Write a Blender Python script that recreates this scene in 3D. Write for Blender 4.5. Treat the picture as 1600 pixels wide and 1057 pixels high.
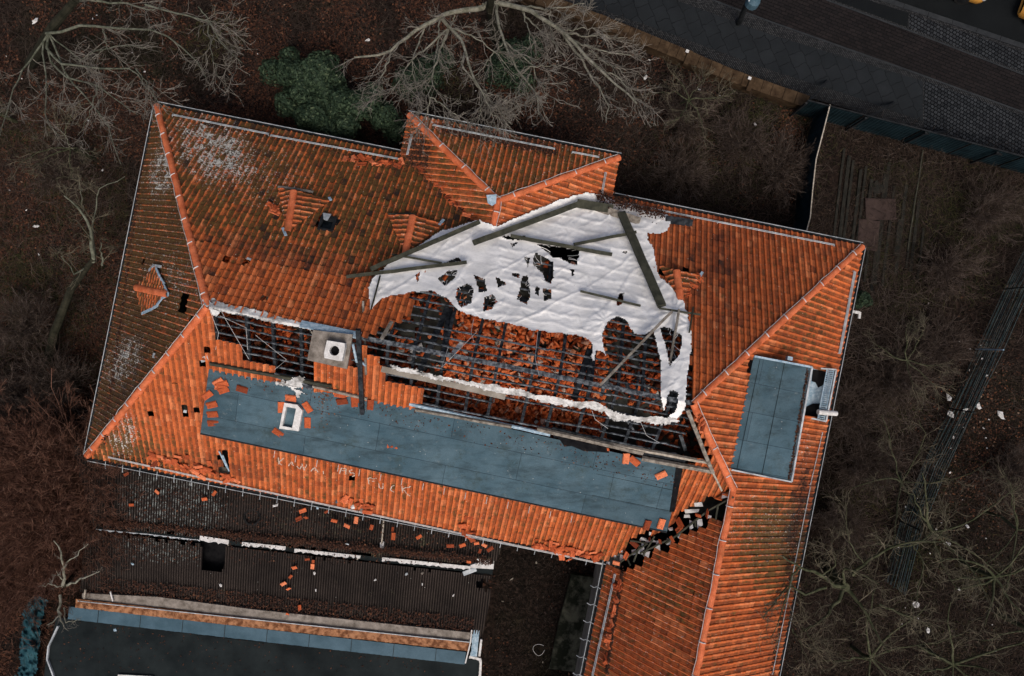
import bpy, math, random
import numpy as np
from mathutils import Vector, Matrix, noise as mnoise
random.seed(7); NR = np.random.default_rng(11)
SC = bpy.context.scene
for o in list(bpy.data.objects): bpy.data.objects.remove(o)

# ------------------------------------------------------------------ camera, world, sun, exposure
CAMH, FPX = 36.0, 1232.0
cam = bpy.data.cameras.new('camera'); camo = bpy.data.objects.new('camera', cam)
SC.collection.objects.link(camo); camo.location = (0, 0, CAMH)
cam.sensor_width = 36; cam.lens = 36*FPX/1600; cam.clip_start = .1; cam.clip_end = 600
SC.camera = camo
SUN_EL, SUN_AZ = math.radians(60), math.radians(165)      # azimuth clockwise from north (+Y)
w = bpy.data.worlds.new('World'); SC.world = w; w.use_nodes = True
wn = w.node_tree.nodes; bg = wn['Background']; sky = wn.new('ShaderNodeTexSky')
sky.sky_type = 'NISHITA'; sky.sun_disc = False; sky.sun_elevation = SUN_EL; sky.sun_rotation = SUN_AZ
sky.air_density = .7; sky.dust_density = 6.0; sky.ozone_density = .2
w.node_tree.links.new(sky.outputs[0], bg.inputs[0]); bg.inputs[1].default_value = .13
sl = bpy.data.lights.new('sun', 'SUN'); so = bpy.data.objects.new('sun', sl); SC.collection.objects.link(so)
sl.energy = 1.4; sl.angle = math.radians(20); sl.color = (1, .95, .88)
so.rotation_euler = (math.pi/2-SUN_EL, 0, math.pi-SUN_AZ); so.location = (0, -20, 60)
SC.view_settings.view_transform = 'Standard'; SC.view_settings.look = 'None'
SC.view_settings.gamma = 1; SC.view_settings.exposure = 0.15

# ------------------------------------------------------------------ helpers
def P(px, py, z=0.0):
    s = (CAMH-z)/FPX
    return Vector(((px-800)*s, (528.5-py)*s, z))
def W2P(p):
    s = FPX/(CAMH-p[2]); return (800+p[0]*s, 528.5-p[1]*s)
K = (CAMH-4.5)/FPX; CA, SA = math.cos(math.radians(11.3)), math.sin(math.radians(11.3))
def UV(u, v, z=4.5):
    px = 245+CA*u-SA*v; py = 170+SA*u+CA*v
    return Vector(((px-800)*K, (528.5-py)*K, z))

class MB:
    def __init__(s): s.v = []; s.f = []; s.smooth = False
    def poly(s, pts):
        n = len(s.v); s.v += [tuple(p) for p in pts]; s.f.append(tuple(range(n, n+len(pts))))
    def hexa(s, b, t):                                   # bottom 4, top 4 (same winding)
        n = len(s.v); s.v += [tuple(p) for p in b]+[tuple(p) for p in t]
        m = len(b)
        s.f.append(tuple(range(n+m-1, n-1, -1))); s.f.append(tuple(range(n+m, n+2*m)))
        for i in range(m):
            j = (i+1) % m; s.f.append((n+i, n+j, n+m+j, n+m+i))
    def beam(s, a, b, w, h, up=(0, 0, 1), jit=0):
        a = Vector(a); b = Vector(b); d = (b-a).normalized(); up = Vector(up)
        x = d.cross(up).normalized()*w/2; y = x.cross(d).normalized()*h/2
        k = max(1, int((b-a).length/.5)) if jit else 1
        rings = []
        for i in range(k+1):
            c = a.lerp(b, i/k)+Vector((random.uniform(-1, 1), random.uniform(-1, 1), random.uniform(-1, 1)))*jit
            rings.append([c-x-y, c+x-y, c+x+y, c-x+y])
        n = len(s.v)
        for r in rings: s.v += [tuple(q) for q in r]
        for i in range(k):
            for j in range(4):
                q = n+4*i; s.f.append((q+j, q+(j+1) % 4, q+4+(j+1) % 4, q+4+j))
        s.f.append((n+3, n+2, n+1, n)); e = n+4*k; s.f.append((e, e+1, e+2, e+3))
    def tube(s, pts, r, sides=5, caps=True):
        pts = [Vector(p) for p in pts]; k = len(pts)
        rr = r if hasattr(r, '__len__') else [r]*k
        n = len(s.v); ref = Vector((0.13, .2, 1))
        for i, p in enumerate(pts):
            d = (pts[min(i+1, k-1)]-pts[max(i-1, 0)])
            if d.length < 1e-6: d = Vector((0, 0, 1))
            d.normalize(); q = ref if abs(d.dot(ref.normalized())) < .95 else Vector((1, .1, 0))
            x = d.cross(q).normalized(); y = d.cross(x)
            for j in range(sides):
                t = 2*math.pi*j/sides; s.v.append(tuple(p+(x*math.cos(t)+y*math.sin(t))*rr[i]))
        for i in range(k-1):
            for j in range(sides):
                a = n+i*sides; s.f.append((a+j, a+(j+1) % sides, a+sides+(j+1) % sides, a+sides+j))
        if caps:
            s.f.append(tuple(n+j for j in range(sides-1, -1, -1))); e = n+(k-1)*sides
            s.f.append(tuple(e+j for j in range(sides)))
    def prism(s, poly, z0, z1):                          # poly list of (x,y); z0/z1 number or per-vertex list
        m = len(poly); a = z0 if hasattr(z0, '__len__') else [z0]*m; b = z1 if hasattr(z1, '__len__') else [z1]*m
        s.hexa([(p[0], p[1], a[i]) for i, p in enumerate(poly)], [(p[0], p[1], b[i]) for i, p in enumerate(poly)])
    def obox(s, c, dx, dy, hx, hy, z0, z1):              # oriented box, unit 2d dirs
        c = Vector(c[:2]); dx = Vector(dx[:2]); dy = Vector(dy[:2])
        s.prism([c-dx*hx-dy*hy, c+dx*hx-dy*hy, c+dx*hx+dy*hy, c-dx*hx+dy*hy], z0, z1)

def tag(o, label=None, cat=None, group=None, kind=None):
    if label: o['label'] = label
    if cat: o['category'] = cat
    if group: o['group'] = group
    if kind: o['kind'] = kind
    return o
ORG = {}
def root(name, loc, label, cat, group=None):
    o = bpy.data.objects.new(name, None); o.location = loc; SC.collection.objects.link(o)
    o.empty_display_size = .2; ORG[o.name] = Vector(loc); return tag(o, label, cat, group)
def obj(name, mb, mat, parent=None, loc=None, attrs=None, smooth=False):
    """link a mesh; vertices are in world space, made local to the parent's base (or to loc)"""
    me = bpy.data.meshes.new(name)
    v = np.array(mb.v if isinstance(mb, MB) else mb[0], dtype=np.float64).reshape(-1, 3)
    f = mb.f if isinstance(mb, MB) else mb[1]
    org = ORG[parent.name] if parent else (Vector(loc) if loc is not None else Vector((0, 0, 0)))
    v = v-np.array(org)
    if isinstance(f, np.ndarray):
        me.vertices.add(len(v)); me.vertices.foreach_set('co', v.astype(np.float32).ravel())
        n, k = f.shape; me.loops.add(n*k); me.loops.foreach_set('vertex_index', f.astype(np.int32).ravel())
        me.polygons.add(n); me.polygons.foreach_set('loop_start', (np.arange(n)*k).astype(np.int32))
        me.update(calc_edges=True)
    else: me.from_pydata(v.tolist(), [], f)
    if attrs:
        for nm, arr in attrs.items():
            arr = np.asarray(arr, dtype=np.float32)
            if arr.ndim == 1: me.attributes.new(nm, 'FLOAT', 'POINT').data.foreach_set('value', arr)
            else: me.attributes.new(nm, 'FLOAT_COLOR', 'POINT').data.foreach_set('color', arr.ravel())
    me.materials.append(mat)
    if smooth: me.polygons.foreach_set('use_smooth', [True]*len(me.polygons))
    me.update()
    o = bpy.data.objects.new(name, me); SC.collection.objects.link(o)
    if parent: o.parent = parent
    elif loc is not None: o.location = org
    ORG[o.name] = org
    return o

# ------------------------------------------------------------------ materials
def srgb(r, g, b):
    return tuple(((c/255)/12.92 if c/255 <= .04045 else ((c/255+.055)/1.055)**2.4) for c in (r, g, b))+(1,)
class NT:
    def __init__(s, name, rough=.8):
        s.m = bpy.data.materials.new(name); s.m.use_nodes = True; s.t = s.m.node_tree; s.n = s.t.nodes
        s.b = s.n['Principled BSDF']; s.b.inputs['Roughness'].default_value = rough
        s.b.inputs['Specular IOR Level'].default_value = .08
        s.tc = s.n.new('ShaderNodeTexCoord')
    def L(s, a, b): s.t.links.new(a, b)
    def noise(s, scale, detail=4, rough=.6, vec=None, dist=0):
        n = s.n.new('ShaderNodeTexNoise'); n.inputs['Scale'].default_value = scale; n.inputs['Detail'].default_value = detail
        n.inputs['Roughness'].default_value = rough; n.inputs['Distortion'].default_value = dist
        s.L(vec or s.tc.outputs['Object'], n.inputs['Vector']); return n.outputs['Fac']
    def voro(s, scale, vec=None, feature='F1', out='Distance'):
        n = s.n.new('ShaderNodeTexVoronoi'); n.feature = feature; n.inputs['Scale'].default_value = scale
        s.L(vec or s.tc.outputs['Object'], n.inputs['Vector']); return n.outputs[out]
    def mapping(s, rot=0, scale=(1, 1, 1)):
        n = s.n.new('ShaderNodeMapping'); n.inputs['Rotation'].default_value = (0, 0, rot); n.inputs['Scale'].default_value = scale
        s.L(s.tc.outputs['Object'], n.inputs['Vector']); return n.outputs[0]
    def ramp(s, fac, stops):
        n = s.n.new('ShaderNodeValToRGB'); e = n.color_ramp.elements
        while len(e) < len(stops): e.new(.5)
        for i, (p, c) in enumerate(stops):
            e[i].position = p; e[i].color = c if hasattr(c, '__len__') else (c, c, c, 1)
        s.L(fac, n.inputs[0]); return n.outputs[0]
    def math(s, op, a, b=0.5, clamp=False):
        n = s.n.new('ShaderNodeMath'); n.operation = op; n.use_clamp = clamp
        for i, x in enumerate((a, b)):
            if isinstance(x, (int, float)): n.inputs[i].default_value = x
            else: s.L(x, n.inputs[i])
        return n.outputs[0]
    def mix(s, fac, a, b, mode='MIX'):
        n = s.n.new('ShaderNodeMix'); n.data_type = 'RGBA'; n.blend_type = mode
        for k, x in ((0, fac), (6, a), (7, b)):
            if isinstance(x, (int, float)): n.inputs[k].default_value = x
            elif isinstance(x, tuple): n.inputs[k].default_value = x
            else: s.L(x, n.inputs[k])
        return n.outputs[2]
    def attr(s, name):
        n = s.n.new('ShaderNodeAttribute'); n.attribute_name = name; return n
    def bump(s, h, strength=.4, dist=.02):
        n = s.n.new('ShaderNodeBump'); n.inputs['Strength'].default_value = strength; n.inputs['Distance'].default_value = dist
        s.L(h, n.inputs['Height']); s.L(n.outputs[0], s.b.inputs['Normal'])
    def color(s, c): s.L(c, s.b.inputs['Base Color']); return s.m

def simple(name, c1, c2, scale=3, rough=.8, bump=.3, metal=0, stops=(.35, .65), fine=40):
    t = NT(name, rough); n = t.noise(scale, 6, .65); col = t.ramp(n, [(stops[0], c1), (stops[1], c2)])
    n2 = t.noise(fine, 3); col = t.mix(.35, col, t.ramp(n2, [(.3, .25), (.7, 1.0)]), 'MULTIPLY')
    t.b.inputs['Metallic'].default_value = metal
    if bump: t.bump(n2, bump, .01)
    return t.color(col)

M = {}
def tile_mat():
    t = NT('clay_tile', .78)
    wv = t.attr('wear'); sep = t.n.new('ShaderNodeSeparateColor'); t.L(wv.outputs['Color'], sep.inputs[0])
    moss, lich, soot, rnd = sep.outputs[0], sep.outputs[1], sep.outputs[2], wv.outputs['Alpha']
    prof = t.attr('prof').outputs['Fac']
    base = t.ramp(rnd, [(0, (.22, .050, .018, 1)), (.3, (.40, .090, .026, 1)), (.62, (.56, .135, .038, 1)), (1, (.70, .23, .09, 1))])
    big = t.noise(.55, 4); base = t.mix(t.ramp(big, [(.35, 0.0), (.7, .45)]), base, (.33, .07, .025, 1))
    fine = t.noise(26, 5, .7); base = t.mix(.6, base, t.ramp(fine, [(.25, .40), (.62, 1.15)]), 'MULTIPLY')
    md = t.noise(6.5, 5, .7); base = t.mix(t.ramp(md, [(.56, 0), (.72, .55)]), base, (.14, .04, .018, 1))
    base = t.mix(t.ramp(t.noise(8.5, 4, .7), [(.56, 0), (.7, .45)]), base, (.70, .30, .17, 1))
    # dirt lodged in the pans between the rolls
    inv = t.math('SUBTRACT', 1.0, prof)
    gr = t.math('MULTIPLY', t.ramp(inv, [(.55, 0), (.95, 1)]), t.ramp(t.noise(5, 4), [(.3, .40), (.6, .92)]))
    base = t.mix(gr, base, (.055, .022, .012, 1))
    mn = t.noise(3.2, 6, .7)
    mm = t.math('ADD', t.math('MULTIPLY', moss, 1.05), t.math('MULTIPLY', t.math('SUBTRACT', mn, .5), 2.6))
    mm = t.math('ADD', mm, t.math('MULTIPLY', t.math('SUBTRACT', inv, .55), .55))
    mm = t.ramp(mm, [(.38, 0), (.85, .92)])
    mcol = t.ramp(t.noise(9, 5), [(.3, (.028, .020, .009, 1)), (.5, (.075, .042, .016, 1)), (.72, (.085, .075, .022, 1))])
    mm2 = t.math('MULTIPLY', mm, t.math('GREATER_THAN', moss, .02))
    base = t.mix(mm2, base, mcol)
    sn = t.noise(4, 5); sf = t.math('MULTIPLY', soot, t.ramp(sn, [(.3, .4), (.6, 1)]), True)
    base = t.mix(sf, base, (.020, .015, .014, 1))
    ln = t.noise(14, 5, .75); lf = t.math('ADD', t.math('MULTIPLY', lich, .55), t.math('MULTIPLY', t.math('SUBTRACT', ln, .5), 3.6)); lf = t.math('ADD', lf, t.math('MULTIPLY', t.math('SUBTRACT', prof, .5), .22))
    lf = t.math('MULTIPLY', t.ramp(lf, [(.42, 0), (.62, 1)]), t.math('GREATER_THAN', lich, .03))
    base = t.mix(lf, base, t.ramp(ln, [(.3, (.20, .20, .18, 1)), (.7, (.50, .50, .47, 1))]))
    # scattered pale lichen specks everywhere
    vs = t.voro(5.5); sp = t.math('MULTIPLY', t.math('LESS_THAN', vs, .09), t.math('GREATER_THAN', t.noise(1.4, 3), .53))
    base = t.mix(t.math('MULTIPLY', sp, .8), base, (.42, .40, .33, 1))
    t.bump(t.noise(60, 4), .35, .006); return t.color(base)
M['tile'] = tile_mat()
def cap_mat():
    t = NT('ridge_clay', .75); n = t.noise(2.5, 5); c = t.ramp(n, [(.3, (.40, .085, .030, 1)), (.7, (.66, .19, .085, 1))])
    f = t.noise(22, 5, .7); c = t.mix(.5, c, t.ramp(f, [(.28, .35), (.6, 1.1)]), 'MULTIPLY')
    m = t.ramp(t.noise(1.3, 5), [(.52, 0), (.75, .6)]); c = t.mix(m, c, (.10, .055, .02, 1))
    t.bump(f, .3, .01); return t.color(c)
M['cap'] = cap_mat()
def loose_mat():
    t = NT('loose_clay', .8); oi_ = t.n.new('ShaderNodeObjectInfo'); c = t.ramp(oi_.outputs['Random'], [(0, (.16, .035, .016, 1)), (.35, (.34, .072, .026, 1)), (.7, (.52, .12, .045, 1)), (1, (.66, .21, .10, 1))])
    c = t.mix(.6, c, t.ramp(t.noise(14, 5, .7), [(.28, .35), (.62, 1.15)]), 'MULTIPLY'); c = t.mix(t.ramp(t.noise(5, 5), [(.55, 0), (.7, .6)]), c, (.05, .025, .015, 1)); return t.color(c)
M['looset'] = loose_mat()
def rub_mat():
    t = NT('rubble_clay', .85); a = t.attr('rnd').outputs['Fac']
    c = t.ramp(a, [(0, (.03, .016, .011, 1)), (.25, (.17, .038, .016, 1)), (.5, (.52, .10, .030, 1)), (.8, (.74, .18, .055, 1)), (.93, (.72, .28, .14, 1)), (1, (.4, .38, .34, 1))])
    f = t.noise(18, 4); c = t.mix(.5, c, t.ramp(f, [(.3, .4), (.6, 1)]), 'MULTIPLY'); return t.color(c)
M['rubble'] = rub_mat()
M['char'] = simple('charred_timber', (.007, .009, .012, 1), (.055, .062, .07, 1), 6, .7, .5, stops=(.4, .75))
M['charlt'] = simple('ash_timber', (.02, .024, .03, 1), (.20, .22, .24, 1), 9, .75, .5, stops=(.42, .72))
M['batten'] = simple('charred_batten', (.014, .018, .022, 1), (.20, .22, .24, 1), 5, .7, .5, stops=(.40, .68))
M['wood'] = simple('mossy_timber', (0.0280, 0.0296, 0.0224, 1), (0.0680, 0.0680, 0.0496, 1), 4, .8, .5)
M['woodgrey'] = simple('weathered_timber', (.10, .085, .07, 1), (.30, .27, .23, 1), 6, .8, .5)
M['woodlt'] = simple('pale_timber', (.22, .19, .15, 1), (.48, .43, .36, 1), 8, .8, .4)
M['woodorange'] = simple('wet_orange_board', (0.1152, 0.0432, 0.0180, 1), (0.3600, 0.1728, 0.0864, 1), 5, .7, .4, stops=(.4, .6))
M['zinc'] = simple('zinc', (.22, .25, .27, 1), (.52, .55, .57, 1), 3, .5, .2, metal=.1)
M['lead'] = simple('lead_flashing', (.16, .26, .34, 1), (.42, .52, .60, 1), 9, .6, .4)
M['white'] = simple('white_paint', (0.4650, 0.4557, 0.4371, 1), (0.6882, 0.6789, 0.6696, 1), 6, .6, .2)
M['wire'] = simple('pale_wire', (.42, .42, .42, 1), (.66, .64, .62, 1), 8, .5, 0)
M['dark'] = simple('soot_shade_black', (.004, .004, .005, 1), (.012, .012, .013, 1), 4, .95, .3)  # soot, plus the dark of holes and gaps put into the colour
M['glass'] = simple('dark_glass', (0.0024, 0.0036, 0.0048, 1), (0.0060, 0.0084, 0.0105, 1), 2, .15, 0)
M['concrete'] = simple('stained_concrete', (0.1120, 0.0960, 0.0800, 1), (0.2880, 0.2560, 0.2240, 1), 3.5, .85, .4)
M['plaster'] = simple('old_render', (.18, .16, .13, 1), (.32, .29, .25, 1), 1.5, .9, .4)
def tarp_mat():
    t = NT('white_sheet', .55); n = t.noise(1.2, 6, .6); c = t.ramp(n, [(.3, (.62, .615, .60, 1)), (.6, (.79, .785, .77, 1))])
    f = t.noise(7, 6, .7, t.mapping(math.radians(12), (1, 4, 1))); c = t.mix(.22, c, t.ramp(f, [(.32, .6), (.52, 1)]), 'MULTIPLY')
    d = t.ramp(t.noise(.9, 8, .75), [(.60, 0), (.78, .4)]); c = t.mix(d, c, (.40, .39, .36, 1))
    s = t.ramp(t.noise(16, 3), [(.70, 0), (.76, .7)]); c = t.mix(s, c, (.22, .18, .15, 1))
    t.bump(t.noise(7, 6, .7, t.mapping(math.radians(12), (1, 4, 1))), .22, .04); t.b.inputs['Transmission Weight'].default_value = 0
    return t.color(c)
M['tarp'] = tarp_mat()
M['dimtarp'] = simple('dimmed_dirty_sheet', (.16, .155, .145, 1), (.60, .60, .59, 1), 2.4, .6, .5, stops=(.34, .56), fine=11)  # dirt streaks, on white cloth darkened in colour because its lit strip blew out
def bitumen_mat():
    t = NT('bitumen_felt', .82); mp = t.mapping(math.radians(11.8)); n = t.noise(.8, 6, .65)
    c = t.ramp(n, [(.3, (.036, .072, .095, 1)), (.7, (.078, .125, .152, 1))])
    g = t.noise(55, 3, .8); c = t.mix(.5, c, t.ramp(g, [(.35, .45), (.65, 1.25)]), 'MULTIPLY')
    br = t.n.new('ShaderNodeTexBrick'); br.inputs['Scale'].default_value = 1; br.inputs['Brick Width'].default_value = 5.1
    br.inputs['Row Height'].default_value = 1.02; br.inputs['Mortar Size'].default_value = .013; br.inputs['Mortar Smooth'].default_value = .2
    br.inputs['Color1'].default_value = (.85, .85, .85, 1); br.inputs['Color2'].default_value = (1.1, 1.1, 1.1, 1); br.inputs['Mortar'].default_value = (.52, .52, .54, 1)
    t.L(mp, br.inputs['Vector']); c = t.mix(1, c, br.outputs[0], 'MULTIPLY')
    st = t.noise(2.2, 8, .7, t.mapping(math.radians(11.8), (.35, 1, 1))); c = t.mix(t.ramp(st, [(.48, 0), (.68, .8)]), c, (.024, .040, .048, 1))
    st2 = t.ramp(t.noise(3.3, 8, .75), [(.60, 0), (.72, .5)]); c = t.mix(st2, c, (.20, .22, .22, 1)); st3 = t.ramp(t.noise(1.1, 9, .8), [(.54, 0), (.66, .55)]); c = t.mix(st3, c, (.030, .042, .036, 1))
    sp = t.math('LESS_THAN', t.voro(3.2), .055); c = t.mix(t.math('MULTIPLY', sp, .6), c, (.35, .36, .35, 1))
    t.bump(g, .4, .008); return t.color(c)
M['bitumen'] = bitumen_mat()
M['bluemetal'] = simple('blue_grey_metal', (0.0395, 0.0790, 0.1054, 1), (0.0685, 0.1212, 0.1581, 1), 1.3, .5, .1)
def corr_mat():
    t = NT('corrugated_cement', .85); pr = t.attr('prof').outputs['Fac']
    n = t.noise(.5, 7, .7); c = t.ramp(n, [(.3, (.009, .0072, .0065, 1)), (.7, (.026, .020, .017, 1))])
    g = t.noise(30, 4, .8); c = t.mix(.6, c, t.ramp(g, [(.3, .45), (.65, 1.3)]), 'MULTIPLY')
    lm = t.attr('wear'); sep = t.n.new('ShaderNodeSeparateColor'); t.L(lm.outputs['Color'], sep.inputs[0])
    lf = t.math('ADD', t.math('MULTIPLY', sep.outputs[1], .55), t.math('MULTIPLY', t.math('SUBTRACT', t.noise(6, 6, .8), .5), 1.5))
    lf = t.math('MULTIPLY', t.ramp(lf, [(.45, 0), (.75, .75)]), t.ramp(pr, [(.3, 0), (.9, 1)]))
    c = t.mix(lf, c, (.22, .25, .24, 1))
    mf = t.math('ADD', t.math('MULTIPLY', sep.outputs[0], .8), t.math('MULTIPLY', t.math('SUBTRACT', t.noise(4.5, 7, .8), .5), 1.7))
    c = t.mix(t.ramp(mf, [(.55, 0), (.8, .85)]), c, t.ramp(t.noise(20, 4), [(.35, (.020, .020, .010, 1)), (.7, (.105, .095, .060, 1))]))
    sp = t.math('LESS_THAN', t.voro(2.3), .04); c = t.mix(t.math('MULTIPLY', sp, .7), c, (.3, .3, .28, 1))
    c = t.mix(1, c, t.ramp(pr, [(.1, .30), (.8, 1.75)]), 'MULTIPLY'); t.bump(g, .4, .01); return t.color(c)  # valleys darkened, crests lightened in the colour so the ribs look shaded
M['corr'] = corr_mat()
def ground_mat():
    t = NT('earth', .95); n = t.noise(.13, 8, .7); c = t.ramp(n, [(.35, (.008, .006, .005, 1)), (.5, (.014, .009, .007, 1)), (.65, (.012, .011, .006, 1))])
    v = t.n.new('ShaderNodeTexVoronoi'); v.inputs['Scale'].default_value = 9; t.L(t.tc.outputs['Object'], v.inputs['Vector'])
    hs = t.n.new('ShaderNodeSeparateColor'); t.L(v.outputs['Color'], hs.inputs[0])
    c = t.mix(.9, c, t.ramp(hs.outputs[0], [(0, .35), (.7, 1.1), (1, 2.2)]), 'MULTIPLY')
    g = t.noise(14, 8, .85); c = t.mix(.8, c, t.ramp(g, [(.3, .25), (.7, 1.7)]), 'MULTIPLY')
    t.bump(g, .9, .06); return t.color(c)
M['ground'] = ground_mat()
def attr_mat(name, stops, rough=.85, fine=30, noisefac=.4):
    t = NT(name, rough); a = t.attr('rnd').outputs['Fac']; c = t.ramp(a, stops)
    f = t.noise(fine, 3); c = t.mix(noisefac, c, t.ramp(f, [(.3, .45), (.65, 1.1)]), 'MULTIPLY'); return t.color(c)
M['leaf'] = attr_mat('leaf_litter', [(0, (0.0143, 0.0092, 0.0076, 1)), (.4, (0.0459, 0.0219, 0.0152, 1)), (.75, (0.0947, 0.0405, 0.0237, 1)), (.94, (0.1580, 0.0716, 0.0378, 1)), (1, (0.2685, 0.2022, 0.1517, 1))])
M['leafdark'] = attr_mat('wet_leaves', [(0, (0.0070, 0.0063, 0.0054, 1)), (.5, (0.0209, 0.0147, 0.0109, 1)), (.85, (0.0426, 0.0264, 0.0179, 1)), (1, (0.1240, 0.1008, 0.0852, 1))])
M['twigbrown'] = attr_mat('brown_twigs', [(0, (0.0231, 0.0161, 0.0130, 1)), (.6, (0.0733, 0.0539, 0.0431, 1)), (1, (0.1779, 0.1457, 0.1241, 1))])
M['twigred'] = attr_mat('russet_twigs', [(0, (0.0330, 0.0166, 0.0126, 1)), (.6, (0.1225, 0.0585, 0.0390, 1)), (1, (0.2449, 0.1463, 0.1073, 1))])
M['grass'] = attr_mat('rank_grass', [(0, (0.0136, 0.0190, 0.0068, 1)), (.6, (0.0381, 0.0449, 0.0163, 1)), (1, (0.1156, 0.0952, 0.0435, 1))])
M['evergreen'] = attr_mat('evergreen_leaf', [(0, (0.0084, 0.0160, 0.0100, 1)), (.5, (0.0231, 0.0400, 0.0240, 1)), (.85, (0.0525, 0.0780, 0.0440, 1)), (1, (0.1155, 0.1400, 0.0800, 1))], .6)
M['bark'] = simple('pale_bark', (0.0950, 0.0950, 0.0673, 1), (0.2851, 0.2732, 0.2218, 1), 5, .85, .5, stops=(.35, .7))
M['barkmoss'] = simple('mossy_bark', (0.0225, 0.0288, 0.0126, 1), (0.1080, 0.1080, 0.0675, 1), 4, .9, .5, stops=(.35, .75))
M['barklimb'] = simple('grey_green_bark', (0.0465, 0.0528, 0.0349, 1), (0.1860, 0.1899, 0.1472, 1), 4, .9, .5, stops=(.35, .7))
M['barkdark'] = simple('dark_bark', (0.0108, 0.0114, 0.0072, 1), (0.0330, 0.0312, 0.0210, 1), 4, .9, .5)
M['twigpale'] = simple('pale_twig', (0.0927, 0.0856, 0.0677, 1), (0.2424, 0.2210, 0.1925, 1), 3, .85, 0)
M['twigmoss'] = simple('mossy_twig', (0.0504, 0.0480, 0.0307, 1), (0.1714, 0.1488, 0.1056, 1), 2, .85, 0)
def paving(name, bw, rh, c1, c2, mortar, ms, rot, off=.5, rough=.85, patch=.5):
    t = NT(name, rough); mp = t.mapping(rot)
    br = t.n.new('ShaderNodeTexBrick'); br.offset = off; br.inputs['Scale'].default_value = 1
    for k, v in (('Brick Width', bw), ('Row Height', rh), ('Mortar Size', ms), ('Mortar Smooth', .6), ('Bias', 0), ('Color1', c1), ('Color2', c2), ('Mortar', mortar)): br.inputs[k].default_value = v
    ds = t.n.new('ShaderNodeVectorMath'); ds.operation = 'ADD'; nz = t.n.new('ShaderNodeTexNoise'); nz.inputs['Scale'].default_value = 3
    t.L(mp, nz.inputs['Vector']); sc = t.n.new('ShaderNodeVectorMath'); sc.operation = 'SCALE'; sc.inputs['Scale'].default_value = rh*.35
    t.L(nz.outputs['Color'], sc.inputs[0]); t.L(mp, ds.inputs[0]); t.L(sc.outputs[0], ds.inputs[1]); t.L(ds.outputs[0], br.inputs['Vector'])
    n = t.noise(1.1, 6, .7); c = t.mix(patch, br.outputs[0], t.ramp(n, [(.3, .5), (.7, 1.15)]), 'MULTIPLY')
    f = t.noise(45, 3); c = t.mix(.5, c, t.ramp(f, [(.3, .5), (.7, 1.2)]), 'MULTIPLY')
    bp = t.n.new('ShaderNodeBump'); bp.inputs['Strength'].default_value = .8; bp.inputs['Distance'].default_value = .02
    t.L(t.math('SUBTRACT', 1.0, br.outputs['Fac']), bp.inputs['Height']); t.L(bp.outputs[0], t.b.inputs['Normal'])
    return t.color(c)
RS = math.radians(22)
M['slab'] = paving('stone_slab', .62, .62, (0.0121, 0.0144, 0.0164, 1), (0.0156, 0.0183, 0.0207, 1), (0.0051, 0.0059, 0.0066, 1), .012, RS+math.radians(45))
M['brickpath'] = paving('brick_paving', .30, .15, (0.0094, 0.0082, 0.0086, 1), (0.0148, 0.0121, 0.0121, 1), (0.0039, 0.0039, 0.0039, 1), .014, RS)
M['sett'] = paving('stone_setts', .17, .155, (0.0133, 0.0152, 0.0175, 1), (0.0332, 0.0370, 0.0410, 1), (0.0027, 0.0031, 0.0039, 1), .026, RS+.15, patch=.35)
M['mosaic'] = paving('small_setts', .085, .08, (0.0156, 0.0168, 0.0183, 1), (0.0449, 0.0460, 0.0476, 1), (0.0039, 0.0043, 0.0047, 1), .013, RS+.6, patch=.3)
M['kerb'] = simple('granite_kerb', (0.0180, 0.0204, 0.0228, 1), (0.0300, 0.0330, 0.0360, 1), 3, .8, .3)
M['asphalt'] = simple('asphalt', (0.0045, 0.0057, 0.0066, 1), (0.0072, 0.0087, 0.0096, 1), .8, .85, .5)
M['coping'] = simple('mossy_brick_wall', (0.0228, 0.0132, 0.0072, 1), (0.0780, 0.0510, 0.0288, 1), 2.2, .9, .6)
M['fence'] = simple('green_blue_sheet', (.005, .011, .014, 1), (.013, .028, .035, 1), 1.3, .6, .3)
M['fencewire'] = simple('green_wire', (.035, .065, .07, 1), (.10, .15, .155, 1), 4, .6, 0)
M['fencemesh'] = simple('green_netting', (0.0070, 0.0182, 0.0210, 1), (0.0154, 0.0315, 0.0350, 1), 4, .8, 0)
M['steel'] = simple('dark_steel', (.006, .007, .008, 1), (.022, .024, .026, 1), 3, .6, .2)
M['rust'] = simple('rusty_plate', (0.0270, 0.0180, 0.0168, 1), (0.0510, 0.0348, 0.0300, 1), 3, .8, .4)
M['yellow'] = simple('yellow_car_paint', (0.3850, 0.1820, 0.0350, 1), (0.4340, 0.2100, 0.0420, 1), 1, .3, 0)
M['tyre'] = simple('tyre_rubber', (.01, .01, .01, 1), (.02, .02, .02, 1), 2, .9, 0)
M['bluetarp'] = simple('blue_sheet', (0.0110, 0.0425, 0.0575, 1), (0.0250, 0.0800, 0.1000, 1), 1.6, .5, .6)
M['darkroof'] = simple('dark_wet_felt', (0.0044, 0.0072, 0.0083, 1), (0.0143, 0.0198, 0.0209, 1), .7, .75, .5)
M['plank'] = simple('dark_plank', (.008, .009, .008, 1), (.028, .026, .021, 1), 3, .85, .5)

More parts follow.
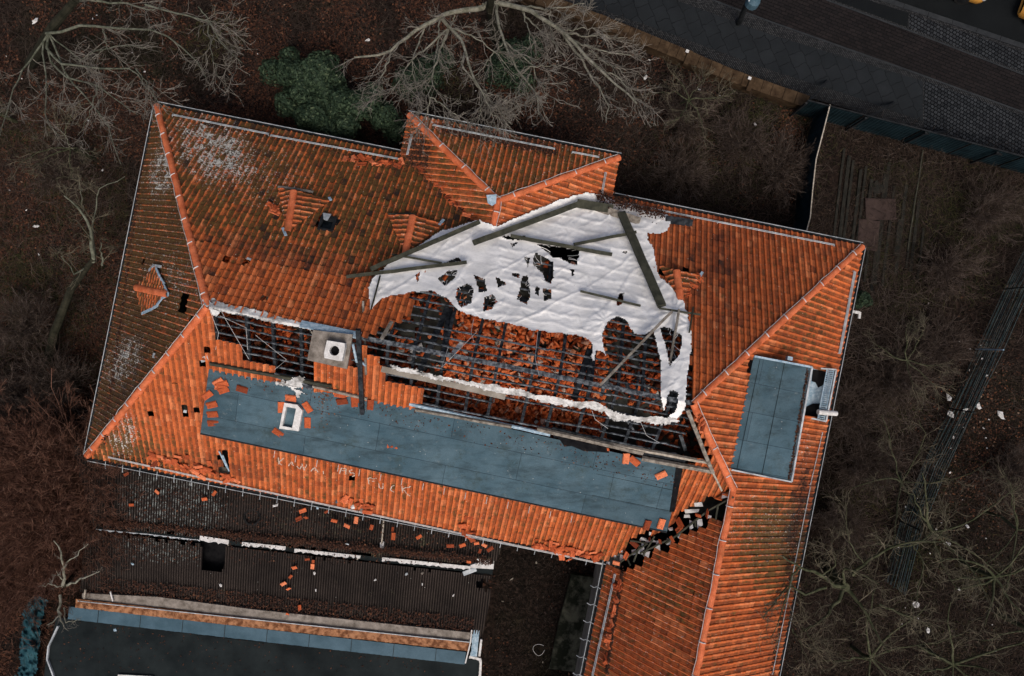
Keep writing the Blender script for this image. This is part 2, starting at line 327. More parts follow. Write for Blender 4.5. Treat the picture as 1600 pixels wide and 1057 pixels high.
# ------------------------------------------------------------------ roof planes in the house's own frame
NP, SP, WP, EP = 5.6/(284*K), 5.6/(273*K), 5.6/(223.6*K), 5.6/(263*K)
ZE = 4.5; WW = (ZE+EP*167*K-ZE)/(125*K)
class Plane:
    def __init__(s, p, q, r):
        s.p = Vector(p); s.n = (Vector(q)-s.p).cross(Vector(r)-s.p).normalized()
        if s.n.z < 0: s.n = -s.n
    def z(s, x, y): return s.p.z-(s.n.x*(x-s.p.x)+s.n.y*(y-s.p.y))/s.n.z
    def hit(s, px, py, off=0):
        d = Vector(((px-800)/FPX, (528.5-py)/FPX, -1)); o = Vector((0, 0, CAMH))
        return o+d*((s.p-o).dot(s.n)/d.dot(s.n))+s.n*off
def upl(u, v, z, du, dv, p):       # plane through eave point, rising along (du,dv) with pitch p
    return Plane(UV(u, v, z), UV(u+dv*100, v-du*100, z), UV(u+du*100, v+dv*100, z+p*100*K))
PN = upl(0, -4, ZE, 0, 1, NP); PS = upl(0, 553, ZE, 0, -1, SP); PW = upl(0, 0, ZE, 1, 0, WP); PE = upl(1122, 0, ZE, -1, 0, EP)
PWW = upl(830, 600, ZE, 1, 0, WW)
NWP, NWS = 2.2/(119*K), 2.2/(167*K)
PWN = upl(389, -67, ZE, 0, 1, NWP); PWL = upl(389, 0, ZE, 1, 0, NWS); PWR = upl(723, 0, ZE, -1, 0, NWS)
RIDGE_Z = ZE+5.6

fb_ = lambda v, s_, o_=0: mnoise.fractal(Vector((v[0]*s_, v[1]*s_, o_)), 1.0, 2.0, 4)
def inpoly(x, y, poly):
    c = False; j = len(poly)-1
    for i in range(len(poly)):
        xi, yi = poly[i]; xj, yj = poly[j]
        if (yi > y) != (yj > y) and x < (xj-xi)*(y-yi)/(yj-yi)+xi: c = not c
        j = i
    return c
def blob(px, py, cx, cy, rx, ry, ang=0):
    a = math.radians(ang); dx, dy = px-cx, py-cy; x = dx*math.cos(a)+dy*math.sin(a); y = -dx*math.sin(a)+dy*math.cos(a)
    return max(0, 1-math.sqrt((x/rx)**2+(y/ry)**2))
TW, TL = .226, .345
PX = np.array([0, .05, .12, .2, .28, .35, .62, .9, 1.0]); PH = np.array([.0, .55, .92, 1., .85, .4, .12, .18, .0])
HT = .050
class Roof:
    """a tiled slope: O corner at the eave, A unit vector along the courses, C unit vector up the slope"""
    def __init__(s, O, A, C, polys, wear, holes=(), soothole=True):
        s.O = Vector(O); s.A = Vector(A).normalized(); s.C = (Vector(C)-s.A*Vector(C).dot(s.A)).normalized(); s.n = s.A.cross(s.C)
        if s.n.z < 0: s.n = -s.n
        s.polys = [[((Vector(p)-s.O).dot(s.A), (Vector(p)-s.O).dot(s.C)) for p in pl] for pl in polys]
        s.holes = holes; s.wear = wear
    def pos(s, a, c, h): return s.O+s.A*a+s.C*c+s.n*h
    def surf(s, a, c):
        x = (a/TW) % 1.0; y = (c/TL) % 1.0
        return float(np.interp(x, PX, PH))*HT+.012+.030*(1-y)
    def ac(s, p): d = Vector(p)-s.O; return d.dot(s.A), d.dot(s.C)
    def build(s, name, mat, parent):
        V = []; F = []; PR = []; WE = []
        amin = min(p[0] for q in s.polys for p in q); amax = max(p[0] for q in s.polys for p in q)
        cmin = min(p[1] for q in s.polys for p in q); cmax = max(p[1] for q in s.polys for p in q)
        for pl in s.polys:
            ar = sum(pl[i][0]*pl[(i+1) % len(pl)][1]-pl[(i+1) % len(pl)][0]*pl[i][1] for i in range(len(pl)))
            if ar < 0: pl.reverse()
        for i in range(int(math.floor(amin/TW)), int(math.ceil(amax/TW))):
            cola = random.gauss(0, .1)
            for j in range(int(math.floor(cmin/TL)), int(math.ceil(cmax/TL))):
                a0, c0 = i*TW, j*TL; ce = s.pos(a0+TW/2, c0+TL/2, .03)
                px, py = W2P(ce)
                cand = None; extra = []
                for pl in s.polys:
                    ins = [all((pl[k][0]-pl[k-1][0])*(y-pl[k-1][1])-(pl[k][1]-pl[k-1][1])*(x-pl[k-1][0]) >= -1e-6 for k in range(len(pl)))
                           for x, y in ((a0, c0), (a0+TW, c0), (a0+TW, c0+TL), (a0, c0+TL))]
                    if all(ins): cand = (pl, True); break
                    if any(ins) or inpoly(a0+TW/2, c0+TL/2, pl): cand = (pl, False); extra.append(pl)
                if not cand: continue
                if any(inpoly(px, py, h) for h in s.holes): continue
                wr = s.wear(px, py)
                if wr is None: continue
                m, l, so_ = wr; r = min(1, max(0, .57+cola+random.gauss(0, .13)))
                if random.random() < .04: r = .95
                m = min(1, max(0, m*random.uniform(.8, 1.2))); l = l*random.uniform(.3, 1.3); so_ = min(1, so_*random.uniform(.55, 1.25))
                dh = random.gauss(0, .004); slip = random.gauss(0, .008); rot = random.gauss(0, .012)
                if random.random() < .03: dh += .014; rot += random.choice((-1, 1))*random.uniform(.03, .09); slip -= random.uniform(.01, .08)
                base = len(V); loc = []
                for row, (cc, hh) in enumerate(((-.012, .012), (-.012, .050), (TL*.5, .033), (TL+.02, .012))):
                    for k in range(9):
                        h = PH[k]*HT*(1 if row else .85)+hh-(0 if row else .014)+dh
                        a = a0+PX[k]*TW*1.0+rot*(cc-TL*.5); c = c0+cc+slip
                        loc.append((a, c, h, float(PH[k])))
                quads = [(r_*9+k, r_*9+k+1, (r_+1)*9+k+1, (r_+1)*9+k) for r_ in range(3) for k in range(8)]
                if cand[1]:
                    for (a, c, h, p) in loc: V.append(tuple(s.pos(a, c, h))); PR.append(p); WE.append((m, l, so_, r))
                    F += [tuple(base+q for q in qd) for qd in quads]
                else:
                    for pl, qd in [(e_, q_) for e_ in extra for q_ in quads]:
                        pg = [loc[q] for q in qd]
                        for k in range(len(pl)):
                            x0, y0 = pl[k-1]; x1, y1 = pl[k]; dxx, dyy = x1-x0, y1-y0; L_ = math.hypot(dxx, dyy)
                            sd = [(dxx*(q[1]-y0)-dyy*(q[0]-x0))/L_+.02 for q in pg]; out = []
                            for q in range(len(pg)):
                                A_, B_ = pg[q], pg[(q+1) % len(pg)]; sa, sb = sd[q], sd[(q+1) % len(pg)]
                                if sa >= 0: out.append(A_)
                                if (sa >= 0) != (sb >= 0): tt = sa/(sa-sb); out.append(tuple(A_[z]+(B_[z]-A_[z])*tt for z in range(4)))
                            pg = out
                            if len(pg) < 3: break
                        if len(pg) >= 3:
                            b2 = len(V)
                            for (a, c, h, p) in pg: V.append(tuple(s.pos(a, c, h))); PR.append(p); WE.append((m, l, so_, r))
                            F.append(tuple(range(b2, b2+len(pg))))
        return obj(name, (V, F), mat, parent, attrs={'prof': PR, 'wear': WE})

# ------------------------------------------------------------------ THE HOUSE
HOUSE = root('burnt_house', UV(560, 275, 0), 'large derelict house with burnt-out orange clay tile hipped roof', 'house')
H = HOUSE
# openings burnt or broken through the roof (pixel outlines, converted tile by tile)
op_left = [(336, 486), (560, 530), (562, 575), (490, 566), (490, 604), (429, 588), (430, 569), (377, 558), (377, 545), (337, 537)]
op_s = [(560, 528), (1082, 632), (1112, 712), (1068, 730), (862, 690), (652, 650), (652, 633), (662, 619), (662, 604), (598, 591), (598, 564), (575, 561), (573, 545)]
op_n = [(572, 530), (588, 525), (594, 513), (612, 508), (632, 502), (649, 478), (640, 462), (700, 395), (760, 362), (830, 352), (920, 325), (1000, 365), (1026, 430), (1055, 468), (1074, 490), (1076, 560), (1084, 636), (1075, 640), (800, 580)]
def sq(x, y, w, h, a=12): 
    a = math.radians(a); c, s_ = math.cos(a), math.sin(a)
    return [(x+c*dx*w/2-s_*dy*h/2, y+s_*dx*w/2+c*dy*h/2) for dx, dy in ((-1, -1), (1, -1), (1, 1), (-1, 1))]
hN = [op_n, sq(387, 407, 12, 11), sq(356, 402, 8, 9), sq(416, 467, 9, 12), sq(410, 439, 7, 8), sq(538, 476, 7, 7), sq(510, 352, 26, 24), sq(1080, 548, 8, 12), [(1028, 419), (1076, 424), (1076, 431), (1028, 428)]]
hW = [sq(288, 476, 8, 26), sq(299, 498, 6, 16), sq(242, 556, 6, 14), sq(226, 410, 6, 6)]
hS = [op_left, op_s, sq(295, 535, 8, 10), sq(323, 549, 7, 14), sq(318, 566, 12, 18), sq(238, 645, 12, 8), sq(290, 641, 8, 12), sq(304, 638, 10, 8), sq(344, 715, 18, 10), sq(355, 712, 9, 26),
      sq(351, 734, 14, 26), sq(548, 747, 10, 9), [(1148, 776), (1104, 779), (1066, 800), (1056, 822), (1035, 838), (1010, 828), (985, 838), (975, 860), (952, 872), (946, 888), (990, 880), (1040, 850), (1100, 815), (1148, 800)]]
hWW = [[(1142, 776), (1138, 812), (1110, 806), (1100, 825), (1078, 826), (1064, 842), (1048, 856), (1028, 862), (1012, 874), (998, 886), (984, 892), (960, 890), (950, 872), (1000, 838), (1066, 800), (1100, 780)]]
gap = lambda px, py, cx, cy, r: math.hypot(px-cx, py-cy) < r
def edge_soot(px, py):
    s_ = 0
    for (cx, cy, rx, ry, a, k) in ((440, 400, 160, 26, 12, .55), (640, 560, 60, 40, 12, .2), (1090, 420, 70, 90, 80, .45), (720, 345, 60, 30, 10, .3), (1130, 500, 40, 90, 20, .3)):
        s_ = max(s_, k*min(1, 1.8*blob(px, py, cx, cy, rx, ry, a)))
    return s_
def wearN(px, py):
    v = (py-170-SA/CA*(px-245))/310.          # 0 at the eave, 1 at the ridge
    moss = .74-.62*max(0, min(1, (v-.50)/.22))+.15*fb_((px, py), .02, 3)
    if px > 980: moss = .08+.15*blob(px, py, 1200, 470, 160, 120)
    lich = .95*min(1, 1.7*blob(px, py, 330, 235, 85, 60, 30))+.35*blob(px, py, 400, 270, 120, 60, 20)
    so_ = edge_soot(px, py)+(.4 if (v < .10 and random.random() < .25) else 0)
    if px > 1000: so_ += .4*random.random()**4+.25*(blob(px, py, 1200, 480, 150, 90, 60))
    if px < 980: so_ += .75*(random.random() < .09)+.3*random.random()**4
    return moss, lich, so_
def wearW(px, py):
    lich = .9*min(1, 1.8*blob(px, py, 258, 265, 26, 60, 10))+.75*min(1, 1.6*blob(px, py, 195, 565, 32, 55, 25))+.40*blob(px, py, 270, 440, 60, 60)+.12
    return 1.0-.35*blob(px, py, 310, 480, 70, 130), lich, .22+.5*blob(px, py, 200, 600, 60, 200, 12)
def wearS(px, py):
    lich = .8*min(1, 1.6*blob(px, py, 195, 680, 26, 45, 10)); moss = .12+.75*blob(px, py, 190, 700, 90, 70, 10)+.22*(py > 690)*random.random()
    return moss, lich, edge_soot(px, py)+(.6*blob(px, py, 330, 725, 150, 16, 12))
def wearE(px, py):
    moss = .18+.75*min(1, 1.7*blob(px, py, 1215, 850, 85, 105))+.3*blob(px, py, 1260, 500, 60, 120)
    lich = .30*blob(px, py, 1190, 820, 90, 70)+.6*blob(px, py, 1252, 700, 18, 40)
    so_ = .9*min(1, 1.5*blob(px, py, 1248, 800, 26, 150, 12))+.6*blob(px, py, 1235, 960, 40, 110, 12)+.45*random.random()**4
    return moss, lich, so_
def wearWW(px, py): return .22+.35*blob(px, py, 1050, 930, 90, 60)+(.2 if px < 960 else 0), 0.05, .30*random.random()**3+(.5*blob(px, py, 955, 960, 22, 120, 12))
def wearNW(px, py): return .62 if py > 195 else .35, .08+.5*blob(px, py, 690, 195, 50, 18, 12), .85*min(1, 2*blob(px, py, 790, 218, 120, 14, 11))
def wearNL(px, py): return .45, .05, .7*min(1, 1.8*blob(px, py, 650, 240, 26, 50, -30))
def wearNR(px, py): return .30*random.random(), .06, .3*random.random()**3
uvp = lambda L, plane: [Vector((UV(u, v).x, UV(u, v).y, plane.z(UV(u, v).x, UV(u, v).y))) for u, v in L]
def mkroof(plane, o, a, c, polys, wear, holes=()):
    O = uvp([o], plane)[0]; A = uvp([(o[0]+a[0]*50, o[1]+a[1]*50)], plane)[0]-O; C = uvp([(o[0]+c[0]*50, o[1]+c[1]*50)], plane)[0]-O
    return Roof(O, A, C, [uvp(p, plane) for p in polys], wear, holes)
RN = mkroof(PN, (0, -4), (1, 0), (0, 1), [[(0, -4), (1122, -4), (859, 280), (223.6, 280)]], wearN, hN)
RS_ = mkroof(PS, (0, 553), (1, 0), (0, -1), [[(0, 553), (223.6, 280), (859, 280), (956, 390), (830, 553)]], wearS, hS)
RW = mkroof(PW, (0, 553), (0, -1), (1, 0), [[(0, -4), (223.6, 280), (0, 553)]], wearW, hW)
RE = mkroof(PE, (1122, -4), (0, 1), (-1, 0), [[(1122, -4), (859, 280), (956, 390), (1122, 390)], [(1122, 390), (956, 390), (955, 1010), (1122, 1010)]], wearE, [[(1173, 562), (1308, 585), (1290, 655), (1252, 652), (1230, 742), (1145, 728)]])
RWW = mkroof(PWW, (830, 1010), (0, -1), (1, 0), [[(830, 553), (955, 390), (955, 1010), (830, 1010)]], wearWW, hWW)
RWN = mkroof(PWN, (389, -67), (1, 0), (0, 1), [[(389, -67), (723, -67), (556, 52)]], wearNW)
RWL = mkroof(PWL, (389, 112), (0, -1), (1, 0), [[(389, -67), (556, 52), (556, 116), (389, 2)]], wearNL)
RWR = mkroof(PWR, (723, -67), (0, 1), (-1, 0), [[(723, -67), (556, 52), (556, 116), (723, 2)]], wearNR, [op_n])
for r in (RN, RS_, RW, RE, RWW, RWN, RWL, RWR): r.build('roof_slope', M['tile'], H)

# walls of the house
wl = MB(); out = [(16, 12), (405, 12), (405, -51), (707, -51), (707, 12), (1106, 12), (1106, 1005), (846, 1005), (846, 537), (16, 537)]
for i in range(len(out)):
    a = UV(*out[i], 0); b = UV(*out[(i+1) % len(out)], 0)
    wl.beam((a.x, a.y, 2.15), (b.x, b.y, 2.15), .32, 4.3)
obj('wall', wl, M['plaster'], H)
fl = MB(); fl.prism([UV(u, v).xy for u, v in ((96, 116), (1010, 116), (1010, 440), (96, 440))], 6.45, 6.6); obj('loft_floor', fl, simple('burnt_floor', (.012, .011, .010, 1), (.07, .07, .06, 1), 1.2, .95, .5), H)
fl = MB(); fl.prism([UV(u, v).xy for u, v in ((20, 16), (1100, 16), (1100, 1000), (850, 1000), (850, 532), (20, 532))], 4.0, 4.1); obj('floor_slab', fl, M['dark'], H)

# hip and ridge caps: overlapping half-round tiles
def cap_line(p, q, r=.115, name='hip_cap', mat=None, lift=.03, seg=.40, skip=()):
    mb = MB(); p = Vector(p); q = Vector(q); L = (q-p).length; d = (q-p)/L; n = int(L/seg)
    x = d.cross(Vector((0, 0, 1))).normalized(); up = x.cross(d)
    for i in range(n+1):
        if i in skip: continue
        s0 = i*L/(n+1); s1 = s0+L/(n+1)+.04
        r0, r1 = r*1.16*random.uniform(.97, 1.04), r*.95; j = x*random.gauss(0, .008)+up*random.gauss(0, .004); b = len(mb.v)
        for (sv, rr) in ((s0, r0-.015), (s0, r0), (s1, r1)):
            for k in range(8):
                t = math.pi*(k/7*1.16-.08); mb.v.append(tuple(p+d*sv+j+x*math.cos(t)*rr+up*(math.sin(t)*rr*.85+lift)))
        for r_ in range(2):
            for k in range(7): a = b+r_*8+k; mb.f.append((a, a+1, a+9, a+8))
    return obj(name, mb, mat or M['cap'], H, smooth=False)
A_ = UV(0, -4); NE = UV(1122, -4); SWc = UV(0, 553); P1 = UV(223.6, 280, RIDGE_Z); P2 = UV(859, 280, RIDGE_Z)
Q = UV(956, 388, ZE+EP*167*K); QE = UV(955, 1010, ZE+EP*167*K); AP = UV(556, 52, ZE+2.2)
caps = [(A_, P1), (SWc, P1), (NE, P2), (Q, P2), (QE, Q), (UV(389, -67), AP), (UV(723, -67), AP), (UV(556, 116, ZE+2.2), AP)]
for a, b in caps: cap_line(a, b)
# lightning wire with clips along the caps
def wire(pts, r=.011, name='lightning_wire', mat='wire', par=None):
    mb = MB(); mb.tube(pts, r, 4); return obj(name, mb, M[mat], par or H)
def wire_along(a, b, step=1.35, side=1, clips=True):
    mb = MB(); a = Vector(a); b = Vector(b); L = (b-a).length; d = (b-a)/L; x = d.cross(Vector((0, 0, 1))).normalized()*side; up = Vector((0, 0, 1))
    n = max(2, int(L/step)); pts = []
    for i in range(n*3+1):
        p = a+d*(L*i/(n*3))+x*(.13+random.gauss(0, .012))+up*(.09+.03*(i % 3 == 0)); pts.append(p)
    mb.tube(pts, .010, 4)
    if clips:
        for i in range(n):
            c = a+d*(L*(i+.5)/n); arc = [c+x*math.cos(t)*.15+up*(math.sin(t)*.145+.03) for t in [math.pi*k/6 for k in range(-0, 5)]]
            mb.tube(arc, .021, 4)
    return obj('lightning_wire', mb, M['wire'], H)
for (a, b), s_ in zip(caps, (1, -1, 1, 1, -1, -1, 1, 1)): wire_along(a, b, side=s_, step=1.15)
# gutters
def gutter(a, b, off, z=ZE-.05, mat='zinc'):
    mb = MB(); a = Vector(a); b = Vector(b); d = (b-a).normalized(); o_ = Vector((d.y, -d.x, 0))*off; n = 6
    ring = []
    for p in (a, b):
        for rr in (.060, .052):
            ring.append([Vector((p.x, p.y, z))+o_+Vector((d.y, -d.x, 0))*math.cos(t)*rr+Vector((0, 0, 1))*math.sin(t)*rr for t in [math.pi+math.pi*k/n for k in range(n+1)]])
    b0 = len(mb.v)
    for r_ in ring: mb.v += [tuple(q) for q in r_]
    m = n+1
    for k in range(n): mb.f.append((b0+k, b0+k+1, b0+2*m+k+1, b0+2*m+k)); mb.f.append((b0+m+k, b0+m+k+1, b0+3*m+k+1, b0+3*m+k))
    e1 = [a+Vector((0, 0, z-a.z))+o_+Vector((d.y, -d.x, 0))*(.06 if off > 0 else -.06), b+Vector((0, 0, z-b.z))+o_+Vector((d.y, -d.x, 0))*(.06 if off > 0 else -.06)]
    go_ = obj('gutter', mb, M['steel'], H); mr = MB(); mr.tube(e1, .016, 5); obj('gutter_rim', mr, M[mat], go_); return go_
g = lambda a, b, s=1: gutter(UV(*a), UV(*b), .08*s)
g((-2, -6), (387, -6), -1); g((725, -6), (1124, -6), -1); g((386, -69), (726, -69), -1); g((386, -4), (386, -66)); g((726, -66), (726, -4))
g((-2, -4), (-2, 553), 1); g((1124, 1010), (1124, -4), 1); g((0, 556), (830, 556), 1); g((828, 556), (828, 1010), 1)
# long brackets that stick out from the south and wing gutters
for i in range(29):
    x = 30+i*27.4; a = UV(x, 556); mb = MB(); mb.beam(a+Vector((0, 0, .02)), UV(x, 567, ZE-.05), .02, .02); mb.beam(UV(x, 567, ZE-.05), UV(x, 568.5, ZE-.1), .03, .02); obj('gutter_bracket', mb, M['zinc'], H)
for i in range(9):
    y = 600+i*28; mb = MB(); mb.tube([UV(827, y, ZE), UV(821, y-2, ZE-.03), UV(817, y+1, ZE-.1), UV(811, y-1, ZE-.12)], .016, 4); obj('gutter_bracket', mb, M['zinc'], H)
# snow guards, each a low rail on posts
def guard(px0, px1, plane, rails=2, mat='zinc', name='snow_guard', gapm=.06):
    a = plane.hit(*px0, .12); b = plane.hit(*px1, .12); mb = MB(); d = (b-a).normalized(); x = plane.n.cross(d)*gapm
    for k in range(rails): mb.tube([a+x*k, b+x*k], .017, 4)
    n = max(1, int((b-a).length/.9))
    for i in range(n+1):
        p = a.lerp(b, i/n); mb.beam(p-plane.n*.1, p+plane.n*.02, .02, .02, up=d); mb.beam(p, p+x*(rails-.5), .012, .02)
    return obj(name, mb, M[mat], H)
guard((270, 184), (420, 214), PN); guard((423, 216), (623, 253), PN); guard((975, 322), (1302, 387), PN)
guard((676, 200), (866, 237), PWN); guard((893, 242), (935, 250), PWN); guard((645, 212), (638, 243), PWL); guard((943, 270), (937, 303), PWR)
guard((1330, 424), (1306, 552), PE, 4, gapm=.05); guard((1281, 675), (1262, 757), PE, 1); guard((1262, 760), (1203, 1052), PE, 1); guard((963, 897), (928, 1055), PWW, 2)
guard((172, 712), (560, 797), PS, 2, 'wire'); guard((562, 797), (940, 878), PS, 2, 'wire')
# lead caps at the junctions
def patch(pts, plane, off, name, mat, par=None, th=.02):
    mb = MB(); q = [plane.hit(x, y, off) for x, y in pts]; mb.hexa([p-plane.n*th for p in q], q); return obj(name, mb, M[mat], par or H)
patch([(760, 305), (776, 304), (775, 318), (769, 322), (762, 318)], Plane(AP+Vector((0, 0, .16)), AP+Vector((1, 0, .16)), AP+Vector((0, 1, .16))), .0, 'lead_cap', 'lead')

# ---- burnt opening: rafters, battens, purlins
def on_plane_uv(pl, u, v, off): q = UV(u, v); return Vector((q.x, q.y, pl.z(q.x, q.y)))+pl.n*off
RU = [232+i*37.5 for i in range(17)]
for i, u in enumerate(RU):
    mb = MB(); j = random.gauss(0, 3)
    mb.beam(on_plane_uv(PS, u+j, 284, -.13), on_plane_uv(PS, u+j, 455, -.13), .10, .15, up=PS.n, jit=.006); obj('rafter', mb, M['char'], H)
    if u > 330:
        mb = MB(); lo = 120 if i % 4 != 1 else 165
        mb.beam(on_plane_uv(PN, u+j, 276, -.13), on_plane_uv(PN, u+j, lo, -.13), .10, .15, up=PN.n, jit=.006); obj('rafter', mb, M['char'], H)
def battens(pl, u0, u1, vs, keep=.9, drop=()):
    for v in vs:
        u = u0; mb = MB(); got = False
        while u < u1:
            if u > u0 and not got and mb.v: pass
            u2 = min(u1, u+37.5*random.choice((2, 3, 4, 6)))
            if random.random() < keep:
                sag = random.uniform(-.05, .01)
                mb.beam(on_plane_uv(pl, u, v, -.03), on_plane_uv(pl, (u+u2)/2, v+random.gauss(0, .6), -.03+sag), .055, .045, up=pl.n)
                mb.beam(on_plane_uv(pl, (u+u2)/2, v+random.gauss(0, .6), -.03+sag), on_plane_uv(pl, u2+1, v, -.03), .045, .045, up=pl.n); got = True
            elif mb.v: obj('batten', mb, M['batten'], H); mb = MB()
            u = u2
        if mb.v: obj('batten', mb, M['batten'], H)
battens(PS, 226, 470, [291+10.6*i for i in range(8)], .95)
battens(PS, 455, 865, [291+10.6*i for i in range(12)], .84)
battens(PN, 440, 865, [269-10.8*i for i in range(10)], .84)
battens(PN, 440, 700, [140-10.8*i for i in range(-3, 2)], .45)
mb = MB(); mb.beam(P1+Vector((0, 0, -.12)), P2+Vector((0, 0, -.12)), .16, .20, jit=.012); obj('ridge_beam', mb, M['charlt'], H)
mb = MB(); mb.beam(on_plane_uv(PN, 440, 180, -.3), on_plane_uv(PN, 862, 180, -.3), .16, .2, jit=.01); obj('purlin', mb, M['char'], H)
mb = MB(); mb.beam(on_plane_uv(PS, 228, 382, -.3), on_plane_uv(PS, 880, 382, -.3), .16, .2, jit=.01); obj('purlin', mb, M['charlt'], H)
for (a, b) in (((705, 470), (693, 545)), ((700, 470), (656, 560)), ((925, 535), (905, 600)), ((1070, 545), (1062, 640)), ((935, 520), (925, 580))):
    mb = MB(); mb.beam(PN.hit(*a, -.45), PN.hit(*b, -.9), .2, .22, jit=.01); obj('collar_beam', mb, M['char'], H)
# sooty studs & debris boards near the right end of the opening
for k in range(16):
    x0 = random.uniform(935, 1065); y0 = random.uniform(545, 690); a = random.uniform(0, 3.14); L = random.uniform(10, 34); z = random.uniform(6.9, 8.4)
    mb = MB(); mb.beam(P(x0, y0, z), P(x0+L*math.cos(a), y0+L*math.sin(a), z+random.uniform(-.4, .5)), random.uniform(.05, .14), .06, jit=.006)
    obj('fallen_board', mb, M[random.choice(('char', 'charlt', 'batten'))], H)
# tile rubble on the loft floor
def shards(n, posf, size=(.10, .30), rfun=None, flat=.7):
    pts, rn = [], []
    tries = 0
    while len(pts) < n and tries < n*12:
        tries += 1; r = posf()
        if r is None: continue
        pts.append(r[0]); rn.append(r[1])
    n = len(pts); C = np.array(pts); base = np.array([(-1, -1, -1), (1, -1, -1), (1, 1, -1), (-1, 1, -1), (-1, -1, 1), (1, -1, 1), (1, 1, 1), (-1, 1, 1)], float)
    S = np.stack([NR.uniform(size[0], size[1], n)*.5, NR.uniform(size[0]*.7, size[1]*.7, n)*.5, np.full(n, .011)], 1)
    V = base[None]*S[:, None]; V[:, :, :2] += NR.normal(0, .015, (n, 8, 2)); V[:, 4:, 2] += 0
    V[:, [1, 2, 5, 6], 2] += NR.uniform(-.01, .02, (n, 1))
    ang = NR.uniform(0, 6.28, n); tx = NR.normal(0, flat, n); ty = NR.normal(0, flat, n)
    def rot(V, a, i, j):
        c, s_ = np.cos(a)[:, None], np.sin(a)[:, None]; vi, vj = V[:, :, i].copy(), V[:, :, j].copy(); V[:, :, i] = c*vi-s_*vj; V[:, :, j] = s_*vi+c*vj
    rot(V, tx, 1, 2); rot(V, ty, 0, 2); rot(V, ang, 0, 1)
    V += C[:, None]; F = np.array([(0, 3, 2, 1), (4, 5, 6, 7), (0, 1, 5, 4), (1, 2, 6, 5), (2, 3, 7, 6), (3, 0, 4, 7)])
    F = (F[None]+np.arange(n)[:, None, None]*8).reshape(-1, 4)
    return V.reshape(-1, 3), F, np.repeat(np.array(rn), 8)
def rub():
    u, v = random.uniform(100, 1000), random.uniform(118, 438); p = UV(u, v, 6.65); px, py = W2P(p)
    if not (320 < px < 1110): return None
    d = .30; nn = mnoise.noise(Vector((p.x*.5, p.y*.5, 3)))
    if 690 < px < 945 and py > 480: d = .98+.5*nn
    elif px < 560: d = .62+nn*.8
    elif px >= 945: d = .26+nn*.9
    else: d = .40+nn*.9
    if 640 < px < 705 and 480 < py < 570: d = .12
    if px > 560 and py < 470-(px < 720)*20: d = .08
    if random.random() > d: return None
    z = 6.62+max(0, d)*.28*random.random()
    r = random.betavariate(2.6, 1.5) if 690 < px < 945 else (random.betavariate(1.7, 2.0) if px < 700 else random.betavariate(1.5, 3.2))
    if random.random() < .015: r = 1
    return (p.x, p.y, z), r
V_, F_, R_ = shards(8200, rub, (.12, .34), flat=.55)
ru = obj('tile_rubble', (V_, F_), M['rubble'], None, attrs={'rnd': R_}); tag(ru, 'heap of broken orange roof tiles on the burnt loft floor', 'rubble', kind='stuff')
# patches of moss and plaster among the rubble
for (px, py, r, mt) in ((800, 500, 20, 'concrete'), (835, 505, 16, 'concrete'), (780, 515, 14, 'grass'), (745, 505, 12, 'grass'), (900, 545, 14, 'grass'), (812, 560, 10, 'concrete'), (745, 630, 12, 'concrete'), (650, 545, 12, 'white'), (640, 560, 8, 'white'), (722, 540, 6, 'white'), (470, 530, 12, 'grass'), (455, 505, 8, 'concrete'), (560, 610, 5, 'white'), (905, 680, 12, 'concrete'), (480, 560, 10, 'grass')):
    c = P(px, py, 6.78); mb = MB(); n = 12; ring = []
    for k in range(n):
        t = 6.283*k/n; rr = r*K*random.uniform(.5, 1.2); ring.append(c+Vector((math.cos(t)*rr, math.sin(t)*rr*.7, -.1)))
    top = c+Vector((0, 0, .06)); b0 = len(mb.v); mb.v += [tuple(q) for q in ring]+[tuple(top)]
    for k in range(n): mb.f.append((b0+k, b0+(k+1) % n, b0+n))
    obj('debris_mound', mb, simple('mound_moss', (.02, .026, .012, 1), (.09, .09, .06, 1), 8) if mt == 'grass' and 'moundm' not in M else (M['plaster'] if mt != 'white' else M['white']), H)

# ---- flat felt roof (long shed dormer) on the south slope
def zfit(plane, pts): return sum(plane.hit(*p).z for p in pts)/len(pts)
zt = zfit(PS, [(328, 565), (1068, 732)])+.08
zb = zt-.75
tl, tr, br_, bl = P(328, 565, zt), P(1066, 731, zt), P(1042, 832, zb), P(313, 678, zb)
mid = P(1001, 826, zb)
mb = MB(); top = [bl, br_, tr, tl]
mb.hexa([p-Vector((0, 0, .12)) for p in top], top); fr = obj('felt_roof', mb, M['bitumen'], H)
mb = MB()
q = [bl+Vector((.15, .15, -.12)), br_+Vector((-.15, .15, -.12)), tr+Vector((-.15, -.05, -.12)), tl+Vector((.15, -.05, -.12))]
mb.hexa([Vector((p.x, p.y, p.z-(1.9 if i < 2 else .5))) for i, p in enumerate(q)], q); obj('dormer_wall', mb, M['plaster'], H)
mb = MB(); mb.tube([bl, br_], .03, 5); obj('roof_edge_trim', mb, M['kerb'], H)
FP = Plane(tl, tr, br_)
# felt seams laid as raised laps
for (a, b) in (((318, 648), (1052, 800)), ((322, 610), (1060, 768)),):
    mb = MB(); mb.beam(FP.hit(*a, .006), FP.hit(*b, .006), .014, .010, up=FP.n); obj('felt_seam', mb, M['darkroof'], H)
for x in (370, 470, 640, 760, 873, 960):
    mb = MB(); y = 565+(x-328)*.2257; mb.beam(FP.hit(x, y+30, .006), FP.hit(x-9, y+72, .006), .010, .010, up=FP.n); obj('felt_seam', mb, M['darkroof'], H)
for i in range(15):
    x = 431+i*26.8*2.0/1.62
    if x > 1000: break
    y = 678+(x-313)*.2185; a = PS.hit(x, y-2, .1); b = PS.hit(x-2, y+9, .08); mb = MB(); mb.tube([a, b], .012, 4); obj('gutter_bracket', mb, M['wire'], H)
